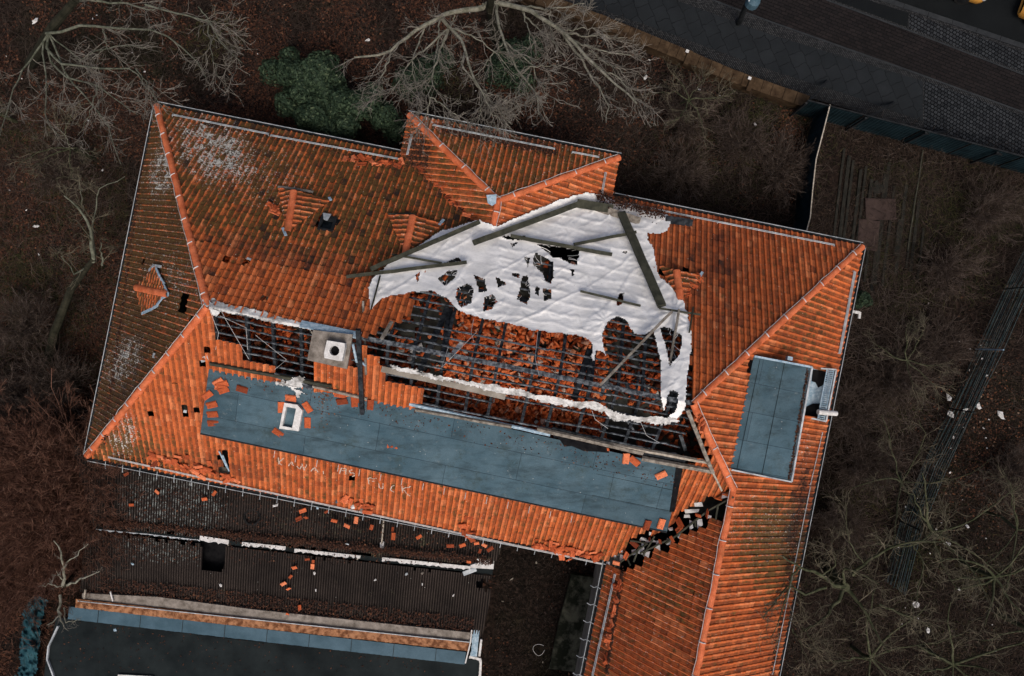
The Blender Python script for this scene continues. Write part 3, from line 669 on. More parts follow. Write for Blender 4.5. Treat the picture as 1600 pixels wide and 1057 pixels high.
# boards and flashing along the felt roof's top edge
def bpx(pts, plane, off, w, h, mat, name='edge_board', par=H, jit=.006):
    mb = MB(); a = plane.hit(*pts[0], off); b = plane.hit(*pts[1], off); mb.beam(a, b, w, h, up=plane.n, jit=jit); return obj(name, mb, M[mat], par)
bpx(((650, 636), (800, 663)), PS, .14, .10, .08, 'woodgrey'); bpx(((840, 667), (1005, 705)), PS, .1, .14, .1, 'woodgrey'); bpx(((1003, 712), (1112, 732)), PS, .14, .14, .12, 'woodgrey')
bpx(((940, 690), (1108, 721)), PS, .06, .10, .1, 'woodlt'); bpx(((640, 630), (860, 678)), PS, .05, .12, .06, 'lead'); bpx(((330, 565), (520, 600)), PS, .12, .12, .08, 'wood')
bpx(((430, 583), (490, 604)), PS, .1, .2, .05, 'charlt'); bpx(((490, 600), (575, 620)), PS, .12, .1, .07, 'woodgrey'); bpx(((862, 672), (1070, 722)), PS, -.02, .22, .06, 'char')
patch([(866, 680), (950, 700), (952, 708), (935, 706), (912, 705), (893, 697), (882, 698), (875, 688)], FP, .012, 'scorch_and_gap_dark', 'dark', th=.01)
patch([(1056, 730), (1067, 732), (1054, 800), (1046, 800)], FP, .012, 'scorch_and_gap_dark', 'dark', th=.01)  # black strip painted over the felt end for the dark of a gap

# ---- chimney with concrete slab and white flue block
zc = 10.35; ch = MB()
sl_ = [P(489, 516, zc), P(551, 523, zc), P(542, 577, zc), P(480, 563, zc)]
CH = root('chimney_anchor', (0, 0, 0), None, None); bpy.data.objects.remove(CH)
ins = [Vector((p.x, p.y, 0)) for p in sl_]; cc = sum(ins, Vector())/4
ch.hexa([Vector((cc.x+(p.x-cc.x)*.86, cc.y+(p.y-cc.y)*.86, 6.0)) for p in ins], [Vector((cc.x+(p.x-cc.x)*.86, cc.y+(p.y-cc.y)*.86, zc-.1)) for p in ins])
brick = simple('chimney_brick', (.25, .07, .04, 1), (.5, .16, .09, 1), 6); chim = obj('chimney', ch, brick, H)
mb = MB(); mb.hexa([p-Vector((0, 0, .1)) for p in sl_], sl_); obj('chimney_slab', mb, M['concrete'], chim)
def ring_box(c4, inner, n=20, z0=0, z1=.2):
    """square block with a round hole"""
    mb = MB(); c = sum(c4, Vector())/4; o_ = []; i_ = []
    for k in range(n):
        t = 2*math.pi*k/n; d = Vector((math.cos(t), math.sin(t), 0)); best = 1e9
        for e in range(4):
            a, b = c4[e], c4[(e+1) % 4]; ed = b-a; den = d.x*ed.y-d.y*ed.x
            if abs(den) < 1e-9: continue
            s_ = ((a.x-c.x)*ed.y-(a.y-c.y)*ed.x)/den
            if s_ > 0: best = min(best, s_)
        o_.append(c+d*best); i_.append(c+d*inner)
    rings = [[p+Vector((0, 0, z0)) for p in o_], [p+Vector((0, 0, z1)) for p in o_], [p+Vector((0, 0, z1)) for p in i_], [p+Vector((0, 0, z0-.5)) for p in i_]]
    for r_ in rings: mb.v += [tuple(p) for p in r_]
    for r_ in range(3):
        for k in range(n): mb.f.append((r_*n+k, r_*n+(k+1) % n, (r_+1)*n+(k+1) % n, (r_+1)*n+k))
    mb.f.append(tuple(3*n+k for k in range(n))); return mb
fb = [P(514, 532, zc), P(543, 537, zc), P(537, 565, zc), P(508, 559, zc)]
fb = [Vector((p.x, p.y, zc)) for p in fb]; fl_ = obj('flue_block', ring_box(fb, .16, z0=.0, z1=.28), M['white'], chim)
mb = MB(); c = sum(fb, Vector())/4; mb.tube([c+Vector((0, 0, .02)), c+Vector((0, 0, .05))], .158, 16); obj('flue_shade_disc', mb, M['dark'], chim)  # black disc set in the flue for the shade of its depth
bpx(((470, 509), (563, 528)), PN, .10, .26, .05, 'lead', 'ridge_flashing'); bpx(((556, 528), (562, 556)), PS, .35, .07, .05, 'lead', 'chimney_flashing')
bpx(((560, 554), (574, 566)), PS, .2, .06, .05, 'lead', 'chimney_flashing')

# ---- skylight kerb on the felt roof
c0 = FP.hit(455, 651); k4 = [FP.hit(446, 629), FP.hit(472, 633), FP.hit(471, 674), FP.hit(438, 669)]; k4 = [FP.hit(*p) for p in ((447, 629), (467, 632), (475, 641), (469, 673), (439, 669))]
in4 = [FP.hit(*p) for p in ((450, 635), (465, 638), (465, 639), (459, 668), (444, 665))]
mb = MB(); n = 5; up = Vector((0, 0, .22))
rings = [k4, [p+up for p in k4], [p+up for p in in4], [p+Vector((0, 0, .012)) for p in in4]]
for r_ in rings: mb.v += [tuple(p) for p in r_]
for r_ in range(3):
    for k in range(n): mb.f.append((r_*n+k, r_*n+(k+1) % n, (r_+1)*n+(k+1) % n, (r_+1)*n+k))
sk = obj('skylight_frame', mb, M['white'], H); mb = MB(); mb.poly([p+Vector((0, 0, .012)) for p in in4]); obj('skylight_pane', mb, M['glass'], sk)
# ---- roof window on the north slope
mb = MB(); f4 = [PN.hit(*p, .12) for p in ((503, 338), (527, 343), (521, 364), (496, 361))]; i4 = [PN.hit(*p, .12) for p in ((506, 346), (521, 349), (517, 362), (500, 359))]
mb.v = [tuple(p) for p in [q-PN.n*.12 for q in f4]+f4+i4+[q-PN.n*.1 for q in i4]]
for r_ in range(3):
    for k in range(4): mb.f.append((r_*4+k, r_*4+(k+1) % 4, (r_+1)*4+(k+1) % 4, (r_+1)*4+k))
rw = obj('roof_window', mb, M['steel'], H); mb = MB(); mb.poly([q-PN.n*.09 for q in i4]); obj('window_pane', mb, M['glass'], rw)
patch([(505, 338), (518, 340), (512, 350), (506, 348)], PN, .17, 'bent_flashing', 'zinc', rw); patch([(520, 344), (533, 347), (526, 356), (520, 352)], PN, .10, 'gap_shade', 'dark', rw)  # second patch is a black sheet put there as a gap's shade

# ---- small triangular dormers
def dormer(plane, F1, F2, R, B, rise, flash=(), wearf=lambda x, y: (.15, .05, .05)):
    f1, f2, b = plane.hit(*F1, .06), plane.hit(*F2, .06), plane.hit(*B, .10); g0 = plane.hit(*R); zr = g0.z+rise
    r = P(R[0], R[1], zr); root_ = None
    mb = MB(); mb.poly([f1, f2, r]); mb.poly([f1+Vector((0, 0, -.5)), f2+Vector((0, 0, -.5)), f2, f1]); root_ = obj('dormer', mb, M['plaster'], H)
    for f, sg in ((f1, 1), (f2, -1)):
        a = (b-r).normalized(); O = f-a*2; C = (r-f)
        rf = Roof(O, a, C, [[f, r, b]], wearf, ()); rf.build('dormer_slope', M['tile'], root_)
    mb = MB(); p, q = r, b; d = (q-p).normalized(); x = d.cross(Vector((0, 0, 1))).normalized(); upv = x.cross(d); n = max(2, int((q-p).length/.38))
    for i in range(n):
        s0 = (q-p).length*i/n; s1 = s0+(q-p).length/n+.03; b0 = len(mb.v)
        for sv, rr in ((s0, .14), (s1, .12)):
            for k in range(8): t = math.pi*(k/7*1.1-.05); mb.v.append(tuple(p+d*sv+x*math.cos(t)*rr+upv*(math.sin(t)*rr*.8+.02)))
        for k in range(7): mb.f.append((b0+k, b0+k+1, b0+9+k, b0+8+k))
    obj('dormer_ridge', mb, M['cap'], root_)
    for (pts, m_) in flash:
        mb = MB()
        for i in range(len(pts)-1):
            a_, b_ = plane.hit(*pts[i], .14), plane.hit(*pts[i+1], .14); mb.beam(a_, b_, .10, .03, up=plane.n, jit=.02)
        obj('dormer_flashing', mb, M[m_], root_)
    return root_
wd = lambda x, y: (.55, .05, .30)
dormer(PN, (437, 297), (517, 316), (459, 300), (450, 366),   .42, [(((443, 360), (447, 372)), 'lead'), (((515, 312), (517, 318)), 'lead'), (((435, 296), (459, 299), (490, 305)), 'woodgrey')], wearf=wd)
dormer(PN, (607, 338), (694, 352), (645, 339), (633, 400), .42, [(((693, 348), (686, 356)), 'lead'), (((607, 339), (640, 338), (650, 341)), 'wood')], wearf=wd)
dormer(PW, (247, 417), (228, 494), (214, 450), (268, 461), .5, [(((228, 492), (241, 485), (252, 478), (261, 466), (269, 461)), 'lead'), (((269, 461), (262, 446), (256, 433), (248, 417)), 'lead'), (((247, 416), (258, 418)), 'zinc'), (((238, 424), (247, 416)), 'zinc')], wearf=lambda x, y: (.65, .05, .3))
dormer(PN, (1030, 418), (1096, 432), (1057, 424), (1062, 472), .45, [(((1096, 430), (1091, 436)), 'lead'), (((1055, 430), (1048, 445)), 'lead')], wearf=wd)
# light scraps stuck in the small holes
for (x, y, w_, h_, a) in ((389, 406, 9, 3, 20), (290, 642, 5, 4, 10), (320, 560, 8, 12, 70), (242, 556, 3, 8, 10), (484, 338, 8, 3, -40), (1046, 446, 6, 14, 20)):
    pl = PN if y < 500 and x > 300 or x > 1000 else (PS if y > 557 else PW); patch(sq(x, y, w_, h_, a), pl, .05, 'torn_felt', 'zinc')
for (a, b, pl) in (((350, 708), (360, 733), PS), ((344, 702), (357, 728), PS),): bpx((a, b), pl, .12, .05, .03, 'lead', 'loose_strip')

# ---- east shed dormer with felt roof, and the lead-lined roof well beside it
zt2 = zfit(PE, [(1177, 557), (1141, 734)])+.1; zb2 = zt2-.55
e4 = [P(1178, 557, zt2), P(1266, 574, zb2), P(1234.5, 753, zb2), P(1141, 734, zt2)]
mb = MB(); mb.hexa([p-Vector((0, 0, .12)) for p in reversed(e4)], list(reversed(e4))); obj('felt_roof', mb, M['bitumen'], H)
q = [e4[0].lerp(e4[2], .03), e4[1].lerp(e4[3], .03), e4[2].lerp(e4[0], .03), e4[3].lerp(e4[1], .03)]
mb = MB(); mb.hexa([Vector((p.x, p.y, p.z-(.7 if i in (0, 3) else 1.9))) for i, p in enumerate(q)], [p-Vector((0, 0, .121)) for p in q]); obj('dormer_wall', mb, M['plaster'], H)
FE = Plane(e4[0], e4[1], e4[2])
for (a, b, w_, mt) in (((1268, 574), (1236, 753), .07, 'zinc'), ((1178, 557), (1268, 574), .07, 'lead'), ((1142, 734), (1236, 753), .05, 'zinc')):
    mb = MB(); mb.beam(FE.hit(*a, .02), FE.hit(*b, .02), w_, .06, up=FE.n); obj('roof_edge_trim', mb, M[mt], H)
for (a, b) in (((1188, 559), (1151, 736)), ((1226, 566), (1190, 744))):
    mb = MB(); mb.beam(FE.hit(*a, .006), FE.hit(*b, .006), .012, .01, up=FE.n); obj('felt_seam', mb, M['darkroof'], H)
mb = MB(); mb.obox(P(1241.5, 561, zt2), (CA, -SA), (SA, CA), .09, .07, zb2-.1, zb2+.12); obj('roof_outlet', mb, M['lead'], H)
zw = 5.35; w4 = [P(1268, 575, zw), P(1307, 578, zw), P(1291, 659, zw), P(1255, 651, zw)]
mb = MB(); mb.hexa([p-Vector((0, 0, .7)) for p in reversed(w4)], [p-Vector((0, 0, .5)) for p in reversed(w4)]); well = obj('roof_well', mb, M['lead'], H)
for i in range(4):
    mb = MB(); mb.beam(w4[i]-Vector((0, 0, .25)), w4[(i+1) % 4]-Vector((0, 0, .25)), .06, .5); obj('well_rim', mb, M['zinc'], well)
WPn = Plane(w4[0]-Vector((0, 0, .5)), w4[1]-Vector((0, 0, .5)), w4[2]-Vector((0, 0, .5)))
patch([(1270, 578), (1294, 580), (1291, 597), (1284, 603), (1278, 606), (1274, 598), (1268, 596)], WPn, .03, 'well_dark_patch', 'dark', well); patch([(1259, 636), (1270, 631), (1281, 631), (1279, 642), (1276, 654), (1256, 649)], WPn, .03, 'well_dark_patch', 'dark', well)  # near-black patches on the well floor
mb = MB()
for k in range(26):
    t0 = k/26; a = Vector(w4[1]).lerp(w4[2], t0); b = Vector(w4[0]).lerp(w4[3], t0); a2 = a.lerp(b, .08); b2 = a.lerp(b, .36); mb.beam(a2-Vector((0, 0, .06)), b2-Vector((0, 0, .06)), .035, .02)
for s_ in (.08, .36): mb.beam(w4[1].lerp(w4[0], s_)-Vector((0, 0, .05)), w4[2].lerp(w4[3], s_)-Vector((0, 0, .05)), .03, .03)
obj('metal_grating', mb, M['lead'], well)
mb = MB(); mb.tube([P(1278, 644, zw+.1), P(1307, 646.5, zw-.1)], .10, 12); obj('vent_pipe', mb, M['white'], well)
for k in range(5):
    pass

# ---- valley damage between south slope and wing: white sheathing scraps and dark laths
def vhit(px, py, off):
    z = 6.0
    for _ in range(8): p = P(px, py, z); z = max(PS.z(p.x, p.y), PWW.z(p.x, p.y))+off
    return P(px, py, z)
vp = Plane(UV(830, 553, ZE-.22), UV(955, 385, 7.75), UV(955, 420, 7.72)); 
for (x, y, w_, h_, a) in ((1133, 775, 12, 10, 20), (1092, 790, 14, 7, 10), (1081, 799, 20, 7, 12), (1073, 807, 10, 5, 0), (1093, 818, 10, 14, 5), (1108, 808, 10, 5, 30), (1079, 820, 7, 16, 15), (1062, 835, 7, 12, 25), (1045, 848, 7, 12, 20), (1029, 853, 9, 14, 10), (1017, 846, 14, 5, -30), (1005, 843, 10, 7, 10), (1011, 866, 9, 12, 20), (1001, 862, 8, 9, -30), (990, 864, 9, 8, 40), (971, 873, 6, 9, 10), (959, 868, 8, 6, 45), (950, 880, 7, 5, 10), (1049, 827, 7, 5, 0), (1004, 855, 6, 10, 10), (971, 861, 5, 5, 0), (1016, 834, 5, 5, 0)):
    mb = MB(); c = vp.hit(x, y, .05+random.uniform(0, .08)); pts = []
    for k in range(4):
        t = .785+6.283*k/4+random.uniform(-.45, .45); r1 = random.uniform(.75, 1.2); xx, yy = x+math.cos(t)*w_*.66*r1, y+math.sin(t)*h_*.66*r1; pts.append(vhit(xx, yy, random.uniform(.0, .10)))
    mb.hexa([p-Vector((0, 0, .012)) for p in pts], pts); obj('sheathing_scrap', mb, M['white'], H)
for (a, b) in (((1146, 777), (1108, 797)), ((1122, 788), (1118, 812)), ((1108, 797), (1040, 850)), ((1090, 810), (1076, 822)), ((1060, 836), (1000, 865)), ((985, 845), (1010, 849)), ((1012, 849), (960, 885)), ((1000, 852), (990, 878)), ((1023, 838), (1005, 868)), ((975, 862), (985, 884)), ((1086, 812), (1087, 824))):
    mb = MB(); mb.beam(vhit(*a, .09), vhit(*b, .09), .06, .05, jit=.004); obj('lath', mb, M['wood'], H)

# painted letters on the south slope (faded, broken strokes that follow the tiles)
z6 = lambda L: [(420+x/6.154, 690+y/6.154) for x, y in L]
LET = {'K': [[(96, 148), (101, 212)], [(152, 150), (101, 182), (134, 216)]], 'A': [[(193, 226), (230, 178), (243, 222)], [(205, 207), (240, 207)]],
       'W': [[(277, 224), (306, 256), (328, 200), (345, 262), (368, 214)]], 'A2': [[(410, 274), (450, 234), (477, 288)], [(425, 262), (466, 264)]], 'I': [[(524, 248), (530, 304)]],
       'A3': [[(685, 296), (700, 252), (742, 240), (750, 262), (704, 272)], [(746, 258), (745, 304)]], 'S': [[(806, 258), (778, 268), (792, 288), (824, 298), (826, 322), (806, 332)]],
       'F': [[(961, 334), (966, 402)], [(961, 338), (1042, 346)], [(966, 370), (1030, 368)]], 'U': [[(1062, 388), (1070, 436), (1092, 450), (1104, 432), (1100, 396)]],
       'C': [[(1218, 416), (1186, 420), (1176, 446), (1186, 470), (1210, 478)]], 'K2': [[(1284, 418), (1292, 474)], [(1370, 420), (1290, 446), (1330, 484), (1362, 520)]]}
for name, strokes in LET.items():
    mb = MB()
    for st in strokes:
        pts = z6(st); dense = []
        for i in range(len(pts)-1):
            L = math.hypot(pts[i+1][0]-pts[i][0], pts[i+1][1]-pts[i][1]); n = max(2, int(L/.8))
            dense += [(pts[i][0]+(pts[i+1][0]-pts[i][0])*k/n, pts[i][1]+(pts[i+1][1]-pts[i][1])*k/n) for k in range(n)]
        dense.append(pts[-1]); prev = None
        for (x, y) in dense:
            p = PS.hit(x, y); a, c = RS_.ac(p); h = max(RS_.surf(a+q_, c+e_) for q_ in (-.03, -.015, 0, .015, .03) for e_ in (-.03, 0, .03))+.006; w_ = .046*random.uniform(.7, 1.15); q = RS_.pos(a, c, h)
            cur = (q, w_, a, c)
            if prev is not None and random.random() < .93:
                d = (cur[0]-prev[0]); d.normalize(); x_ = d.cross(PS.n).normalized()
                mb.poly([prev[0]-x_*prev[1]/2, prev[0]+x_*prev[1]/2, cur[0]+x_*w_/2, cur[0]-x_*w_/2])
            prev = cur
    obj('painted_letter', mb, simple('chalky_paint', (.34, .24, .18, 1), (.62, .50, .42, 1), 30) if 'chalk' not in M else M['chalk'], H)

print('house done')

# ------------------------------------------------------------------ vectorised twigs
def resample(pts, k):
    pts = np.array([tuple(p) for p in pts], float); d = np.r_[0, np.cumsum(np.linalg.norm(np.diff(pts, axis=0), axis=1))]
    t = np.linspace(0, d[-1], k); return np.stack([np.interp(t, d, pts[:, i]) for i in range(3)], 1)
def twigmesh(Pl, R, sides=3):
    N, k, _ = Pl.shape; T = np.gradient(Pl, axis=1); T /= np.linalg.norm(T, axis=2, keepdims=True)+1e-9
    ref = np.where(np.abs(T[..., 2:3]) > .9, np.array([1., 0, 0]), np.array([0, 0, 1.])); X = np.cross(T, ref); X /= np.linalg.norm(X, axis=2, keepdims=True)+1e-9; Y = np.cross(T, X)
    a = np.arange(sides)*2*np.pi/sides
    V = Pl[:, :, None]+(X[:, :, None]*np.cos(a)[None, None, :, None]+Y[:, :, None]*np.sin(a)[None, None, :, None])*R[:, :, None, None]
    j = np.arange(sides); q = np.stack([j, (j+1) % sides, (j+1) % sides+sides, j+sides], 1)
    F = (q[None]+(np.arange(k-1)*sides)[:, None, None]).reshape(-1, 4)
    F = (F[None]+(np.arange(N)*k*sides)[:, None, None]).reshape(-1, 4)
    return V.reshape(-1, 3), F
def sprout(Pl, R, m, L, spread=.8, k=5, rfac=.5, curl=.25, up=0.0, t0=.2, taper=.35, rmin=.004):
    N, kk, _ = Pl.shape; n = N*m; idx = np.repeat(np.arange(N), m); t = NR.uniform(t0, 1, n)*(kk-1); i0 = np.minimum(t.astype(int), kk-2); fr = (t-i0)[:, None]
    S = Pl[idx, i0]*(1-fr)+Pl[idx, i0+1]*fr; T = Pl[idx, i0+1]-Pl[idx, i0]; T /= np.linalg.norm(T, axis=1, keepdims=True)+1e-9
    r = (R[idx, i0]*(1-fr[:, 0])+R[idx, i0+1]*fr[:, 0])*rfac
    D = T+NR.normal(0, spread, (n, 3)); D[:, 2] = D[:, 2]*.7+up; D /= np.linalg.norm(D, axis=1, keepdims=True)+1e-9
    ln = NR.uniform(L[0], L[1], n)*(1-.4*(t/(kk-1))); out = np.zeros((n, k, 3)); out[:, 0] = S
    for i in range(1, k):
        D = D+NR.normal(0, curl, (n, 3)); D /= np.linalg.norm(D, axis=1, keepdims=True)+1e-9; out[:, i] = out[:, i-1]+D*(ln/(k-1))[:, None]
    RR = np.maximum(r[:, None]*np.linspace(1, taper, k)[None], rmin)
    return out, RR
def cat(parts):
    V, F, n = [], [], 0
    for v, f in parts: V.append(v); F.append(f+n); n += len(v)
    return np.concatenate(V), np.concatenate(F)
def tree(name, label, cat_, group, base, trunk, limbs, bark, twig, seed, m=(6, 6, 4), L=((1.0, 2.4), (.5, 1.2), (.25, .6)), spread=(.5, .6, .7), rl=.085, maxz=None, k0=12):
    """trunk: list of points; limbs: (points, radius) polylines; twigs grow from the limbs"""
    global NR; NR = np.random.default_rng(seed)
    rt = root(name, base, label, cat_, group)
    mb = MB(); mb.tube(trunk[0], trunk[1], 9); obj('trunk', mb, M['barkdark' if bark == 'bark' else bark], rt)
    P0 = np.stack([resample(l[0], k0) for l in limbs]); P0[:, 1:-1] += NR.normal(0, .03, P0[:, 1:-1].shape)
    R0 = np.stack([np.linspace(l[1], l[1]*.28, k0) for l in limbs])
    for i in range(len(limbs)):
        v, f = twigmesh(P0[i:i+1], R0[i:i+1], 7); obj('limb', (v, f), M['barklimb' if bark == 'barkdark' else bark], rt, smooth=True)
    parts = []; Pl, R = P0, R0
    for i in range(len(m)):
        Pl, R = sprout(Pl, R, m[i], L[i], spread[i], rfac=.5, curl=.22, rmin=.0055 if i == len(m)-1 else .008); parts.append(twigmesh(Pl, R, 3 if i else 4))
    obj('twigs', cat(parts), M[twig], rt)
    return rt
def pz(L, z0, z1): 
    n = len(L); return [P(x, y, z0+(z1-z0)*i/(n-1)) for i, (x, y) in enumerate(L)]
# ------------------------------------------------------------------ ground, street
mb = MB(); mb.poly([(-150, -150, 0), (150, -150, 0), (150, 150, 0), (-150, 150, 0)]); tag(obj('ground', mb, M['ground']), kind='structure')
def sheet(name, pts, z, mat, kind='structure'):
    mb = MB(); mb.poly([P(x, y, z) for x, y in pts]); return tag(obj(name, mb, M[mat]), kind=kind)
mb = MB(); pv = [(700, -72), (840, -3), (900, 12), (1012, 57), (1100, 92), (1200, 131), (1262, 152), (1442, 204), (1600, 246), (1900, 326), (1900, 178), (1600, 78), (1374, 1), (1200, -58), (900, -160), (700, -228)]
mb.prism([P(x, y, .12).xy for x, y in reversed(pv)], -.2, .12); tag(obj('pavement', mb, M['mosaic']), kind='structure')
sheet('slab_paving', [(780, -50), (858, -12), (1000, 36), (1100, 72), (1210, 112), (1330, 150), (1442, 190), (1442, 127), (1200, 53), (1110, 20), (1000, -20), (900, -55)][::-1], .124, 'slab')
sheet('cobble_paving', [(1444, 126), (1600, 182), (1900, 292), (1900, 322), (1600, 242), (1444, 201)], .124, 'sett')
sheet('brick_path', [(900, -76), (1110, -2), (1200, 34), (1427, 113.5), (1600, 176), (1900, 284), (1900, 226), (1600, 117), (1427, 51), (1291, 0), (1100, -68)], .124, 'brickpath')
sheet('cobble_strip', [(1420, 44), (1600, 113), (1900, 222), (1900, 182), (1600, 82), (1422, 22)], .124, 'sett')
sheet('gravel_strip', [(1060, -86), (1291, -4), (1418, 43), (1420, 20), (1374, 6), (1200, -52)], .124, 'asphalt')
for nm, pts in (('paving_edge', [(1110, -1), (1200, 33), (1427, 113), (1600, 176), (1800, 248)]), ('paving_edge', [(1291, 0), (1427, 50.5), (1600, 117), (1800, 190)])):
    for i in range(len(pts)-1):
        mb = MB(); mb.beam(P(*pts[i], .122), P(*pts[i+1], .122), .07, .02); tag(obj(nm, mb, M['kerb']), kind='structure')
kp = [(1200, -62), (1374, -2), (1600, 74), (1900, 175)]
for i in range(3):
    a, b = P(*kp[i], .06), P(*kp[i+1], .06); n = int((b-a).length/1.0)
    mb = MB()
    for k in range(n): mb.beam(a.lerp(b, k/n), a.lerp(b, (k+.985)/n), .22, .15)
    tag(obj('kerb', mb, M['kerb']), kind='structure')
sheet('road', [(1000, -130), (1200, -64), (1374, -4), (1600, 72), (1900, 173), (2100, 100), (2100, -700), (1000, -700)], .006, 'asphalt')
# boundary wall with mossy coping
wp = [(700, -62), (786, -24), (838, 5), (900, 26), (1012, 71), (1070, 95), (1140, 125), (1200, 146), (1256, 165)]
WR = root('boundary_wall', P(1012, 71, 0), 'low mossy brick boundary wall along the pavement at the top', 'wall')
mb = MB(); ml = MB(); mc = MB()
for i in range(len(wp)-1):
    a, b = P(*wp[i], .35), P(*wp[i+1], .35); mb.beam(a, b, .40, .9)
    d = b-a; n = max(1, int(d.length/.45))
    for k in range(n): c0 = a+d*(k/n)+Vector((0, 0, .5)); mc.beam(c0, a+d*((k+.96)/n)+Vector((0, 0, .5+random.gauss(0, .006))), .54+random.gauss(0, .015), .09)
obj('wall_body', mb, M['coping'], WR); obj('coping', mc, M['coping'], WR)
for (x, y) in ((1075, 85), (1172, 127)):
    mb = MB(); mb.obox(P(x, y+6, .9), (.93, -.36), (.36, .93), .1, .32, .75, 1.0); obj('wall_pier', mb, M['coping'], WR); mb = MB(); mb.obox(P(x-2, y-3, .9), (.93, -.36), (.36, .93), .07, .06, 1.0, 1.06); obj('pier_cap', mb, M['white'], WR)
# sheet metal fence on the pavement's edge, with braces
FR = root('metal_fence', P(1400, 215, 0), 'dark blue-green sheet metal fence between cobbled pavement and garden', 'fence')
ft = [(1262, 157), (1352, 180), (1442, 203), (1520, 224), (1600, 245), (1700, 271), (1850, 310)]
def ribbed(a, b, z0, z1, per=.16, amp=.018):
    mb = MB(); a = Vector(a); b = Vector(b); d = b-a; n = int(d.length/(per/2)); nn = Vector((-d.y, d.x, 0)).normalized(); b0 = len(mb.v)
    for i in range(n+1):
        p = a+d*(i/n)+nn*(amp if i % 2 else -amp); mb.v += [(p.x, p.y, z0), (p.x, p.y, z1)]
    for i in range(n): q = b0+2*i; mb.f.append((q, q+2, q+3, q+1))
    return mb
for i in range(len(ft)-1):
    a, b = P(*ft[i], 2.0), P(*ft[i+1], 2.0); g_ = (b-a)*.012
    obj('fence_panel', ribbed((a+g_).xy.to_3d(), (b-g_).xy.to_3d(), .05, 2.0), M['fence'], FR)
    mb = MB(); mb.beam(a, b, .05, .05); obj('top_rail', mb, M['steel'], FR)
for (x, y, tx, ty) in ((1293, 127, 1259, 160), (1397, 161, 1352, 183), (1480, 206, 1446, 206), (1586, 246, 1558, 237)):
    mb = MB(); mb.beam(P(x, y, .16), P(tx, ty+3, 1.95), .09, .09); obj('brace', mb, M['steel'], FR)
    t = P(tx, ty, 2.0); mb = MB(); mb.beam((t.x, t.y-.06, 0), (t.x, t.y-.06, 2.05), .08, .08, up=(0, 1, 0)); obj('post', mb, M['steel'], FR)
S2 = root('side_fence', P(1258, 260, 0), 'dark blue sheet fence with pale top edge running toward the roof corner', 'fence')
ft = [(1297, 164), (1286, 207), (1275, 250), (1270, 295), (1266, 340), (1260, 362)]
for i in range(len(ft)-1):
    a, b = P(*ft[i], 2.0), P(*ft[i+1], 2.0); obj('fence_panel', ribbed(a.xy.to_3d(), b.xy.to_3d(), .03, 2.0, .3, .012), M['fence'], S2)
    mb = MB(); mb.beam(a, b, .045, .04); obj('top_rail', mb, M['woodlt'], S2)
# wire fence on the right
WF = root('wire_fence', P(1480, 680, 0), 'green wire and netting fence crossing the overgrown ground on the right', 'fence')
ft = [(1660, 350), (1612, 448), (1567, 547), (1522, 645), (1478, 735), (1440, 830), (1415, 930)]
pts = [P(x, y, 2.0) for x, y in ft]
for h in range(13):
    mb = MB(); z = .12+h*.155; mb.tube([Vector((p.x+random.gauss(0, .02), p.y+random.gauss(0, .02), z+random.gauss(0, .03))) for p in pts], .0085, 4); obj('fence_wire', mb, M['fencewire'], WF)
for i in range(len(pts)-1):
    a, b = pts[i], pts[i+1]; n = 26; mb = MB()
    for h in range(n):
        z = .05+h*.075; p = Vector((a.x, a.y, z)); q = Vector((b.x, b.y, z)); nd = (q-p).normalized(); s0 = random.uniform(0, .1); s1 = random.uniform(.85, 1)
        if random.random() < .22: continue
        p, q = p.lerp(q, s0), p.lerp(q, s1); mb.poly([p, q, q+Vector((0, 0, .035)), p+Vector((0, 0, .035))])
    obj('netting', mb, M['fencemesh'], WF)
    if i in (1, 2, 3, 5):
        mb = MB(); p = pts[i]; mb.beam((p.x, p.y, 0), (p.x, p.y, 2.05), .055, .055, up=(0, 1, 0)); obj('post', mb, M['lead'] if i == 2 else M['steel'], WF)
# street lamp at the top edge: dark post, blue-grey head
LP = root('street_lamp', P(1154, 37, .12), 'dark street post with blue-grey head standing in the pavement at the top edge', 'lamp')
b_ = P(1154, 37, .12); t_ = P(1167, 6, 2.2); mb = MB(); mb.tube([b_, b_.lerp(t_, .3), t_], [.13, .12, .11], 10); obj('post', mb, M['steel'], LP)
c_ = P(1176, 4, 2.45); mb = MB(); mb.tube([b_.lerp(t_, .92), c_], .05, 6); obj('arm', mb, M['steel'], LP)
mb = MB(); mb.tube([c_+Vector((0, 0, -.25)), c_+Vector((0, 0, -.15)), c_+Vector((.02, .03, .15)), c_+Vector((.03, .05, .28))], [.12, .30, .28, .12], 12); hd = obj('lamp_head', mb, M['bluemetal'], LP)
mb = MB(); mb.beam(c_+Vector((-.24, -.02, .2)), c_+Vector((.24, .06, .24)), .06, .03); mb.beam(c_+Vector((-.2, .14, .22)), c_+Vector((.24, .18, .22)), .03, .03); obj('head_trim', mb, M['zinc'], hd)
